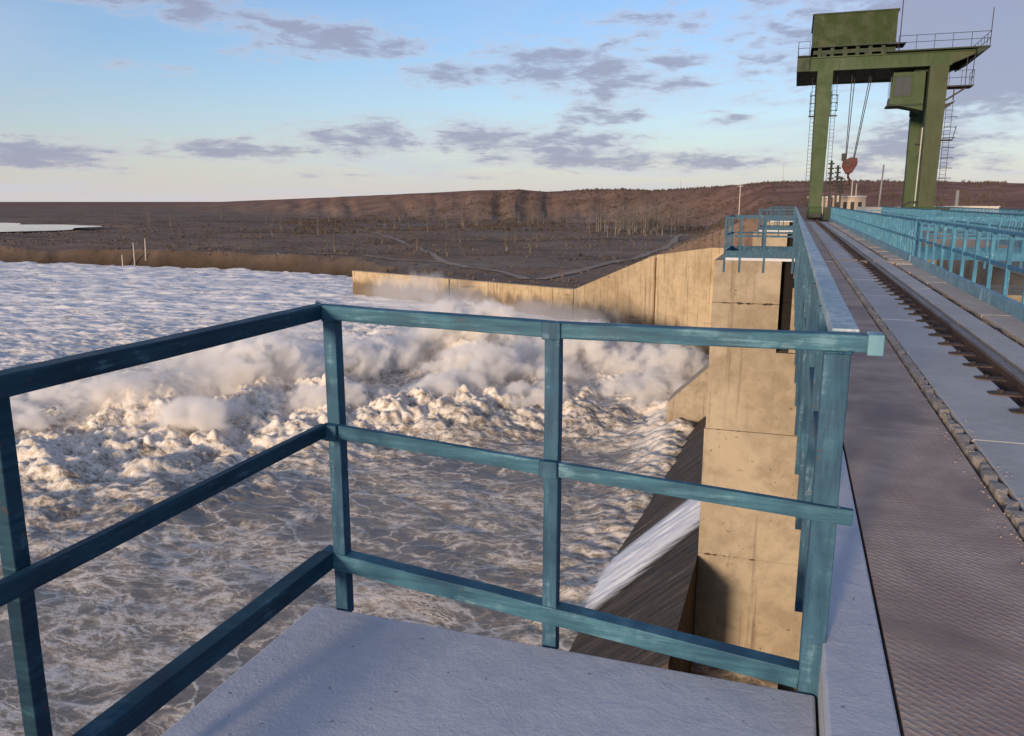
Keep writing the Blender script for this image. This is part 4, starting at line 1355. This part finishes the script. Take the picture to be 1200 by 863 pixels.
MB().box(6.2, 7.55, CY - 0.9, CY + 1.2, hz0 - 0.24, hz0 - 0.15).obj('house_step', M['dark'], cr)
# operator's cab under the girder beside the right leg
cab = MB().prism([(6.85, CY + 0.6, 9.35), (8.6, CY + 0.6, 8.95), (9.35, CY + 0.6, 8.75), (9.35, CY + 0.6, 11.75), (7.0, CY + 0.6, 11.75)], (0, 2.2, 0)).obj('cab', G, cr)
MB().box(6.72, 9.3, CY + 0.5, CY + 2.9, 9.16, 9.30).obj('cab_floor', DG, cab)
glm = M['still']
MB().box(7.12, 8.35, CY + 0.575, CY + 0.598, 9.95, 11.4).obj('window', glm, cab)
MB().box(6.86, 6.93, CY + 0.8, CY + 2.6, 9.85, 11.4).obj('window', glm, cab)
wf = MB()
for xx in (7.08, 7.72, 8.35): wf.box(xx, xx + 0.06, CY + 0.54, CY + 0.572, 9.9, 11.45)
wf.box(7.08, 8.41, CY + 0.54, CY + 0.57, 9.86, 9.92).box(7.08, 8.41, CY + 0.54, CY + 0.57, 11.42, 11.48)
wf.obj('window_frame', GR, cab)
MB().box(8.5, 9.5, CY + 0.7, CY + 2.4, 11.75, ZB + 0.06).obj('cab_hanger', DG, cr)
# right-hand hanging platform, brackets, ladder in a cage
MB().box(10.75, 12.65, CY - 0.6, CY + 1.2, 10.35, 10.45).obj('platform', M['dark'], cr)
handrail([(10.9, CY - 0.55, 10.45), (12.6, CY - 0.55, 10.45), (12.6, CY + 1.15, 10.45)], 1.1, 0.02, 0.6)
MB().tube([(12.45, CY - 0.5, 10.45), (12.55, CY - 0.5, ZB + 0.9)], 0.03, 5).tube([(12.05, CY - 0.5, 10.45), (12.05, CY - 0.5, ZB + 0.5)], 0.03, 5).obj('platform_hanger', M['dark'], cr)
MB().bar((10.7, CY, 9.3), (12.2, CY, 10.3), 0.12, 0.14).bar((11.4, CY, 9.4), (11.4, CY, 10.3), 0.08, 0.08).obj('platform_bracket', M['dark'], cr)
MB().prism([(10.75, CY - .4, 9.05), (11.55, CY - .4, 9.35), (11.35, CY - .4, 9.1), (10.75, CY - .4, 8.65)], (0, .9, 0)).obj('floodlight_bracket', M['dark'], cr)
lad = MB()
for sx in (10.95, 11.4): lad.tube([(sx, CY - 0.15, 1.0), (sx, CY - 0.15, 9.2)], 0.02, 5)
for k in range(26): lad.tube([(10.95, CY - 0.15, 1.2 + k * 0.31), (11.4, CY - 0.15, 1.2 + k * 0.31)], 0.014, 5)
lad.obj('ladder', M['dark'], cr)
for k in range(8):
    z = 2.6 + k * 0.78
    MB().tube([(10.9, CY - 0.15, z), (10.95, CY - 0.85, z), (11.3, CY - 0.95, z), (11.7, CY - 0.75, z), (11.75, CY - 0.15, z)], 0.026, 5).obj('cage_hoop', M['dark'], cr)
MB().box(10.75, 11.6, CY - 0.5, CY + 0.3, 6.3, 6.38).bar((11.55, CY - .5, 6.3), (11.75, CY - .5, 7.4), .05, .05).obj('landing', M['dark'], cr)
MB().box(9.2, 10.0, CY + 0.7, CY + 1.8, 6.1, 6.2).bar((9.0, CY + 1.0, 6.15), (9.6, CY + 1.0, 6.15), .05, .05).bar((9.4, CY + 1.2, 6.2), (9.4, CY + 1.2, 7.3), .04, .04).obj('landing', M['dark'], cr)
MB().bar((XR - 0.72, CY + 0.5, 1.0), (XR - 0.68, CY + 0.5, 7.4), 0.08, 0.08).obj('conduit', M['slab'], cr)
MB().box(9.2, 9.75, CB - 0.7, CB - 0.1, 8.9, 9.6).obj('switch_box', DG, cr)
# left leg ladders and small cages
for sx, ph in ((1.02, 0), (2.62, 1)):
    lad = MB()
    for e in (-.16, .16): lad.tube([(sx + e, CY + 0.2, 1.0), (sx + e, CY + 0.2, 11.6)], 0.02, 5)
    for k in range(33): lad.tube([(sx - .16, CY + .2, 1.2 + k * .31), (sx + .16, CY + .2, 1.2 + k * .31)], 0.012, 5)
    lad.obj('ladder', M['dark'], cr)
    cg = MB()
    for z in (8.9, 9.5, 10.1): cg.tube([(sx - .2, CY + .2, z), (sx - .28, CY - .3, z), (sx + .28, CY - .3, z), (sx + .2, CY + .2, z)], 0.03, 5)
    cg.tube([(sx - .25, CY - .3, 8.5), (sx - .25, CY - .3, 10.4)], .03, 5).tube([(sx + .25, CY - .3, 8.9), (sx + .25, CY - .3, 10.1)], .03, 5)
    cg.box(sx - .3, sx + .3, CY - .35, CY + .2, 8.45, 8.52)
    cg.obj('ladder_cage', M['dark'], cr)
# ropes and hook block
HX, HY, HZ = 4.25, 76.5, 4.6
for (xt, xb, yy) in ((3.95, 3.92, 76.2), (4.2, 4.02, 76.8), (5.35, 4.55, 76.2), (5.55, 4.66, 76.8)):
    MB().tube([(xt, yy, ZB + 0.1), (xb, yy, HZ + 0.55)], 0.035, 5).obj('hoist_rope', M['dark'], cr)
hk = thing('hook_block', 'faded red hook block hanging on ropes below the green crane', 'hook block', (HX, HY, HZ))
MB().prism([(HX - .55, HY - .3, HZ - .1), (HX - .5, HY - .3, HZ + .35), (HX + .1, HY - .3, HZ + .62), (HX + .62, HY - .3, HZ + .55), (HX + .66, HY - .3, HZ + .05), (HX + .3, HY - .3, HZ - .65), (HX - .2, HY - .3, HZ - .75)], (0, .6, 0)).obj('cheek_plate', M['red'], hk, bevel=0.05)
MB().disc((HX - .1, HY - .36, HZ + .15), (0, 1, 0), .30, .1, 18).disc((HX + .3, HY + .36, HZ + .15), (0, 1, 0), .36, .1, 18).obj('sheave', M['rust'], hk)
MB().box(HX - .62, HX - .25, HY - .25, HY + .25, HZ + .36, HZ + .95).obj('rope_guard', M['dark'], hk)
hkp = [(HX + .02, HY, HZ - .7), (HX + .02, HY, HZ - 1.05), (HX + .22, HY, HZ - 1.3), (HX + .16, HY, HZ - 1.58), (HX - .1, HY, HZ - 1.66), (HX - .3, HY, HZ - 1.45), (HX - .28, HY, HZ - 1.3)]
MB().tube(hkp, .12, 8, .05).obj('hook', M['rust'], hk, smooth=True)

# ================================================================== BEYOND THE CRANE: switchyard, walls, lamp posts
sh = thing('switch_house', 'low beige switchgear house beyond the crane, between its legs', 'building', (4.0, 118.0, 0))
MB().box(1.9, 4.3, 116, 121, -0.1, 2.0).obj('wall', M['beige_wall'], sh)
MB().box(1.75, 4.45, 115.8, 121.2, 2.002, 2.2).obj('roof', M['white_wall'], sh)
MB().box(2.9, 3.5, 115.93, 115.99, -0.05, 1.7).obj('door', M['dark'], sh)
sh2 = thing('switch_house', 'second low beige house right of the first, under the red hook block', 'building', (7.0, 118.0, 0))
MB().box(4.9, 8.9, 117, 121, -0.1, 2.1).obj('wall', M['beige_wall'], sh2)
MB().box(4.8, 9.0, 116.8, 121.2, 2.102, 2.3).obj('roof', M['white_wall'], sh2)
for k in range(4): MB().box(5.3 + k * .9, 5.75 + k * .9, 116.94, 116.99, 0.3, 1.5).obj('window', M['dark'], sh2)


def insulator_post(x, y, h, lab):
    t = thing('switchgear_post', lab, 'switchgear', (x, y, 0), 'switchgear posts beyond the crane')
    MB().box(x - .12, x + .12, y - .12, y + .12, -0.1, h * .55).obj('pedestal', M['dark'], t)
    m = MB()
    n = 5
    for k in range(n):
        z = h * .55 + (h * .45) * k / n
        m.disc((x, y, z + .2), (0, 0, 1), .36, .16, 10).tube([(x, y, z), (x, y, z + h * .45 / n)], .14, 8)
    m.obj('insulator', M['dark'], t)
    return t


for k, (x, h) in enumerate(((2.75, 5.3), (3.9, 6.6), (4.7, 6.0), (5.2, 4.6))):
    insulator_post(x + .3, 112, h, ['leftmost dark ribbed switchgear post, just right of the crane leg', 'tallest dark ribbed switchgear post left of the hook block', 'dark ribbed switchgear post right below the red hook block', 'shortest dark ribbed switchgear post, right of the hook block'][k])
pw = thing('parapet_wall', 'low white wall beyond the blue railings, right of the beige houses', 'wall', (11.5, 112.0, 0))
MB().box(7.6, 14.6, 112, 112.4, -0.1, 0.78).obj('panel', M['white_wall'], pw)
MB().box(7.5, 14.7, 111.9, 112.5, 0.782, 0.9).obj('coping', M['white_wall'], pw)
pw = thing('parapet_wall', 'grey white block wall beyond the fences at the right of the crane', 'wall', (20.0, 118.0, 0))
MB().box(17.0, 24.5, 118, 118.4, -0.1, 0.9).obj('panel', M['white_wall'], pw)
MB().box(16.9, 24.6, 117.9, 118.5, 0.902, 1.0).obj('coping', M['white_wall'], pw)


def pole(x, y, h, label, arm=True, lean=0.0, z=None, r=0.11, cat='pole', group=None):
    z = ground_z(x, y) if z is None else z
    t = thing('utility_pole', label, cat, (x, y, z), group)
    MB().tube([(x, y, z - .5), (x + lean, y, z + h)], r, 7, r * .7).obj('shaft', M['pole'], t, smooth=True)
    if arm:
        MB().bar((x - .8 + lean, y, z + h - .35), (x + .8 + lean, y, z + h - .35), .1, .12).obj('crossarm', M['pole'], t)
        mm = MB()
        for e in (-.7, 0.0, .7): mm.tube([(x + e + lean, y, z + h - .3), (x + e + lean, y, z + h + .05)], .06, 6)
        mm.obj('insulator', M['dark'], t)
    return t


pole(7.2, 118.5, 4.4, 'pale thin lamp mast just left of the white wall beyond the crane', False, 0.0, 0.0, .12)
pole(10.9, 122, 6.4, 'tall pale mast with a thin tip between the legs of the crane', False, .25, 0.0, .14)
pole(7.9, 121, 3.9, 'short pale post beside the beige house beyond the crane', False, 0.0, 0.0, .12)
pole(25.0, 150, 3.4, 'pale concrete post on the brown slope at the right edge', False, 0, None, .35)
pole(-14.3, 240, 6.1 - ground_z(-14.3, 240), 'weathered utility pole with a crossarm above the blue bay railing', True, 0, None, .2)
pole(-6.0, 455, 8.5, 'thin power pole standing on the skyline left of the crane', True, 0, None, .16)
pole(-72.0, 560, 6.0, 'tiny post on the crest of the hill above the birches', False, 0, None, .2)
for k, (dx_, h, l) in enumerate(((-2.6, 5.2, .15), (0.0, 5.6, .1), (2.4, 5.0, .3))):
    pole(-142.5 + dx_ * .8, 149.5 + dx_ * .6, h, ['left of three white trunks stripped bare on the far river bank', 'middle of three white trunks stripped bare on the far river bank', 'right of three white trunks stripped bare on the far river bank'][k], False, l, None, .17, 'tree stump', 'bare white trunks on the far bank')

# ================================================================== BARE TREES
def tree_meshes(seed, h, kind):
    r_ = random.Random(seed)
    tr = MB(); br = MB()
    stems = 1 if kind != 'clump' else 3
    for s_ in range(stems):
        ox, oy = (r_.uniform(-.5, .5), r_.uniform(-.5, .5)) if stems > 1 else (0, 0)
        lean = (r_.uniform(-.06, .06) * h, r_.uniform(-.06, .06) * h)
        pts = []
        for k in range(7):
            t = k / 6
            pts.append((ox + lean[0] * t * t + r_.uniform(-.05, .05), oy + lean[1] * t * t + r_.uniform(-.05, .05), -0.4 + (h + .4) * t))
        tr.tube(pts, 0.012 * h + .045, 5, 0.02)
        nb = 24
        for k in range(nb):
            t = r_.uniform(.25, .98)
            i = min(5, int(t * 6)); f = t * 6 - i
            p = Vector(pts[i]).lerp(Vector(pts[i + 1]), f)
            a = r_.uniform(0, 2 * math.pi); L = h * r_.uniform(.14, .30) * (1.15 - t * .7)
            e = p + Vector((math.cos(a) * L * .55, math.sin(a) * L * .55, L * r_.uniform(.6, 1.0)))
            mid = p.lerp(e, .5) + Vector((0, 0, -L * .05))
            br.tube([p, mid, e], .012 * h * .42 + .012, 3, .012, cap=False)
            for q in range(6):
                b0 = p.lerp(e, r_.uniform(.35, 1.0)); a2 = r_.uniform(0, 2 * math.pi); l2 = L * r_.uniform(.3, .6)
                b1 = b0 + Vector((math.cos(a2) * l2 * .6, math.sin(a2) * l2 * .6, l2 * r_.uniform(.2, .9)))
                w = .034
                d = (b1 - b0).normalized(); s2 = d.cross(Vector((r_.uniform(-1, 1), r_.uniform(-1, 1), .3))).normalized() * w
                br.add([b0 - s2, b0 + s2, b1], [(0, 1, 2)])
    bark = M['birch'] if kind != 'dark' else M['twig']
    tw_ = M['twig'] if kind != 'dark' else M['twig_dark']
    return tr.mesh('trunk', bark, smooth=True), br.mesh('crown', tw_)


PROTO = {'birch': [tree_meshes(s, 9.5, 'birch') for s in (1, 2, 3, 4)], 'clump': [tree_meshes(s, 7.5, 'clump') for s in (5, 6)], 'dark': [tree_meshes(s, 5.0, 'dark') for s in (7, 8)]}


def plant(kind, x, y, label, group, sc):
    tm_, bm_ = random.choice(PROTO[kind])
    t = thing('bare_tree', label, 'tree', (x, y, ground_z(x, y)), group)
    t.rotation_euler.z = random.uniform(0, 6.28); t.scale = (sc, sc, sc)
    for nme, me in (('trunk', tm_), ('crown', bm_)):
        o = bpy.data.objects.new(nme, me); COL.objects.link(o); o.parent = t


def along(px_b, rng_):   # bearing (deg) and distance to a ground point
    return rng_ * math.sin(R(px_b)), rng_ * math.cos(R(px_b))


# the birch grove at the foot of the hill: pale trunks in a loose belt
for k in range(64):
    b = random.triangular(-13.6, -6.6, -9.5); d = random.uniform(262, 345) + (b + 10) * 3
    x, y = along(b, d)
    plant('birch' if random.random() < .75 else 'clump', x, y, 'pale bare birch in the grove at the foot of the dark hill', 'bare birches of the grove at the foot of the hill', random.uniform(.65, 1.1))
for k in range(18):
    b = random.uniform(-24, -13.5); d = random.uniform(340, 430)
    x, y = along(b, d)
    plant(random.choice(['birch', 'clump']), x, y, 'scattered bare birch standing below the escarpment left of the grove', 'scattered bare birches below the escarpment', random.uniform(.55, 1.0))
for k in range(30):
    b = random.uniform(-50, -24); d = random.uniform(260, 560)
    x, y = along(b, d)
    plant(random.choice(['clump', 'dark', 'birch']), x, y, 'small bare tree on the flat brown plain beyond the river', 'small bare trees on the plain', random.uniform(.4, .85))
for k in range(16):
    b = random.uniform(-31, -17); d = random.uniform(165, 250)
    x, y = along(b, d)
    plant('dark' if random.random() < .6 else 'clump', x, y, 'thin leafless sapling on the near plain behind the retaining wall', 'leafless saplings behind the wall', random.uniform(.35, .6))

# ---- scrub and dry grass, uncountable
def scatter(name, n, blo, bhi, dlo, dhi, hmin, hmax, mat, label, cat, clump=0.02):
    bs = rng.uniform(blo, bhi, n * 2); u = rng.uniform(0, 1, n * 2)
    ds = np.sqrt(dlo ** 2 + (dhi ** 2 - dlo ** 2) * u)
    x = ds * np.sin(np.radians(bs)); y = ds * np.cos(np.radians(bs))
    dens_ = fbm(x / 38 + 3, y / 38, 4)
    keep = (dens_ > rng.uniform(-.35, .25, n * 2))
    x, y = x[keep][:n], y[keep][:n]
    z, hh, bk, rd = terrain(x, y)
    ok = z > -11.5
    x, y, z = x[ok], y[ok], z[ok]
    m = len(x)
    vs = []; fs = []
    h = rng.uniform(hmin, hmax, m) * rng.uniform(.5, 1, m)
    K = 7
    for i in range(m):
        for k in range(K):
            a = random.uniform(0, 6.283); rr = random.uniform(0, h[i] * .55)
            bx, by = x[i] + math.cos(a) * rr, y[i] + math.sin(a) * rr
            a2 = random.uniform(0, 6.283); w = h[i] * random.uniform(.10, .26)
            tx, ty = bx + random.uniform(-.4, .4) * h[i], by + random.uniform(-.4, .4) * h[i]
            o = len(vs)
            vs += [(bx - math.cos(a2) * w, by - math.sin(a2) * w, z[i] - .1), (bx + math.cos(a2) * w, by + math.sin(a2) * w, z[i] - .1), (tx, ty, z[i] + h[i] * random.uniform(.6, 1))]
            fs.append((o, o + 1, o + 2))
    me = bpy.data.meshes.new(name); me.from_pydata(vs, [], fs); me.materials.append(mat)
    o = bpy.data.objects.new(name, me); COL.objects.link(o)
    tag(o, label, cat, None, 'stuff')


scatter('scrub', 3500, -54, -3, 125, 520, .35, 1.1, M['twig_dark'], 'dark leafless scrub dotted over the brown plain beyond the river', 'scrub')
scatter('dry_grass', 6000, -54, -3, 100, 360, .25, .7, M['twig'], 'pale dry grass tufts covering the plain behind the wall', 'grass')
scatter('hill_brush', 5000, -34, 12, 300, 560, .6, 1.8, M['twig_dark'], 'low brown brush on the slopes of the distant hills', 'brush')

# ================================================================== SPRAY over the roller
def m_spray(name, k, thr, nscale):
    m = bpy.data.materials.new(name); m.use_nodes = True
    t = m.node_tree
    for n in list(t.nodes): t.nodes.remove(n)
    gg = NG(t)
    tcn = gg.n('ShaderNodeTexCoord'); geo = gg.n('ShaderNodeNewGeometry')
    O = tcn.outputs['Object']; P = geo.outputs['Position']
    ln = gg.n('ShaderNodeVectorMath', operation='LENGTH'); gg.link(O, ln.inputs[0])
    rad = gg.math('SUBTRACT', 1.0, ln.outputs['Value'], clamp=True)
    n1 = gg.noise(P, nscale, 5, 0.62, 0.5)
    n2 = gg.noise(P, nscale * 0.35, 3, 0.5)
    d = gg.math('ADD', gg.math('MULTIPLY', rad, 1.1), gg.math('MULTIPLY', gg.math('SUBTRACT', n1, 0.5), 2.6))
    d = gg.math('ADD', d, gg.math('MULTIPLY', gg.math('SUBTRACT', n2, 0.5), 2.2))
    d = gg.math('MULTIPLY', gg.ss(d, thr, thr + 0.5), gg.ss(rad, 0.0, 0.35))
    pv = gg.n('ShaderNodeVolumePrincipled')
    pv.inputs['Color'].default_value = (0.99, 0.975, 0.955, 1)
    pv.inputs['Anisotropy'].default_value = 0.0
    gg.put(pv.inputs['Density'], gg.math('MULTIPLY', d, k))
    o = gg.n('ShaderNodeOutputMaterial'); gg.link(pv.outputs[0], o.inputs['Volume'])
    return m


M['spray_thick'] = m_spray('thick_spray', 2.6, 0.34, 0.75)
M['spray_thin'] = m_spray('thin_mist', 0.15, 0.20, 0.16)
_ico = bmesh.new(); bmesh.ops.create_icosphere(_ico, subdivisions=3, radius=1.0)


def spray(c, r, mat, label):
    me = bpy.data.meshes.new('spray_cloud'); _ico.to_mesh(me); me.materials.append(M[mat])
    o = bpy.data.objects.new('spray_cloud', me); COL.objects.link(o); o.location = c; o.scale = r
    o.rotation_euler.z = R(35)
    tag(o, label, 'spray', 'spray clouds over the rapids', 'stuff')
    return o


SPOTS = [((-35, 49.5, -10.6), (4.6, 3.0, 2.6), 'creamy spray between the left puff and the left middle post'),
         ((-44, 40.5, -11.4), (4.8, 3.0, 2.0), 'soft spray at the far left end of the rapids'),
         ((-25, 66, -9.2), (5.0, 4.0, 2.6), 'soft crown of spray on top of the tallest puff'),
         ((-15, 64, -10.6), (5.0, 3.6, 2.6), 'tall pale spray right of the middle post, below the far wall'),
         ((-8.2, 60, -11.0), (3.4, 4.0, 2.6), 'white spray rising against the sunlit dividing wall'),
         ((-31, 56, -10.9), (5.0, 3.4, 2.4), 'large creamy puff left of the middle of the rapids'),
         ((-41, 50, -10.8), (5.5, 3.4, 2.6), 'pale spray crest seen high through the left railing'),
         ((-21, 56, -11.0), (4.6, 3.2, 2.3), 'broad creamy puff in front of the middle post'),
         ((-27, 65, -10.6), (6.2, 4.6, 4.0), 'tallest cauliflower puff of spray in the middle of the rapids'),
         ((-24, 58, -11.6), (4.2, 3.0, 1.9), 'creamy spray low in front of the tallest puff'),
         ((-31, 61, -11.3), (4.0, 3.0, 2.2), 'spray just left of the tallest puff'),
         ((-20, 63, -11.4), (5.2, 4.0, 2.8), 'spray cloud right of the tallest puff'),
         ((-16, 58.5, -11.8), (3.6, 3.0, 1.8), 'low spray between the tallest puff and the dividing wall'),
         ((-12.5, 63, -11.6), (4.6, 3.6, 2.6), 'white spray thrown up left of the sunlit dividing wall'),
         ((-9, 56, -12.0), (4.2, 4.0, 2.3), 'white spray where the rapids meet the foot of the chute'),
         ((-11, 74, -11.6), (3.6, 3.0, 1.9), 'spray bursting below the far retaining wall'),
         ((-18, 76, -11.6), (4.6, 3.2, 2.0), 'spray under the far wall behind the right railing post'),
         ((-37.5, 48.5, -11.2), (6.6, 4.4, 3.2), 'warm lit puff of spray seen through the left railing'),
         ((-33, 53, -11.6), (4.2, 3.0, 2.0), 'spray joining the left puff to the middle of the rapids'),
         ((-42, 43.5, -11.9), (4.2, 3.0, 1.7), 'spray trailing left of the warm lit puff'),
         ((-37, 57, -11.7), (4.6, 3.2, 1.9), 'spray behind the warm lit puff'),
         ((-22, 51.5, -12.0), (4.2, 3.2, 1.7), 'creamy spray nearest the camera in the middle of the rapids'),
         ((-16, 52.5, -12.1), (3.6, 3.0, 1.5), 'low creamy spray left of the foot of the chute'),
         ((-29, 47, -12.0), (4.4, 3.2, 1.7), 'spray between the two railing posts on the left'),
         ((-34, 40, -12.1), (4.4, 3.0, 1.6), 'spray just above the left middle rail'),
         ((-46, 36, -12.2), (4.0, 3.0, 1.4), 'lowest spray near the left railing post')]
for c_, r_, l_ in SPOTS: spray((c_[0], c_[1], c_[2] + .45), r_, 'spray_thick', l_)
spray((-45, 96, -9.8), (9.0, 4.0, 3.4), 'spray_thin', 'mist drifting up against the far retaining wall')
spray((-32, 74, -9.6), (13.0, 7.0, 3.8), 'spray_thin', 'pale mist hanging over the rapids behind the tallest puff')
spray((-42, 60, -10.4), (9.0, 5.0, 2.8), 'spray_thin', 'thin mist trailing off the left puff towards the river')
spray((-22, 68, -9.4), (11.0, 5.0, 3.2), 'spray_thin', 'grey veil of mist in front of the far wall')
spray((-38, 44, -10.6), (11.0, 5.0, 3.0), 'spray_thin', 'low mist drifting in front of the warm lit puff')

# flung droplets and clots of foam over the plumes
dm = MB()
sv = []; sf = []
for (c_, r_, l_) in SPOTS:
    for k in range(420):
        a = random.uniform(0, 6.283); q = abs(random.gauss(0, .62))
        x_, y_ = c_[0] + math.cos(a) * r_[0] * q, c_[1] + math.sin(a) * r_[1] * q
        z_ = c_[2] - r_[2] * .35 + abs(random.gauss(0, .55)) * r_[2] * max(.15, 1.25 - q * .6)
        s_ = random.choice([.010, .014, .018, .022, .03]) * random.uniform(.7, 1.3)
        o = len(sv)
        sv += [(x_ - s_, y_, z_), (x_ + s_, y_, z_), (x_, y_ - s_, z_), (x_, y_ + s_, z_), (x_, y_, z_ - s_ * 1.4), (x_, y_, z_ + s_ * 1.4)]
        for f in ((0, 2, 5), (2, 1, 5), (1, 3, 5), (3, 0, 5), (2, 0, 4), (1, 2, 4), (3, 1, 4), (0, 3, 4)): sf.append(tuple(i + o for i in f))
dme = bpy.data.meshes.new('droplets'); dme.from_pydata(sv, [], sf); dme.materials.append(M['foam'])
dob = bpy.data.objects.new('droplets', dme); COL.objects.link(dob)
tag(dob, 'flung droplets and clots of foam above the rapids', 'droplets', None, 'stuff')
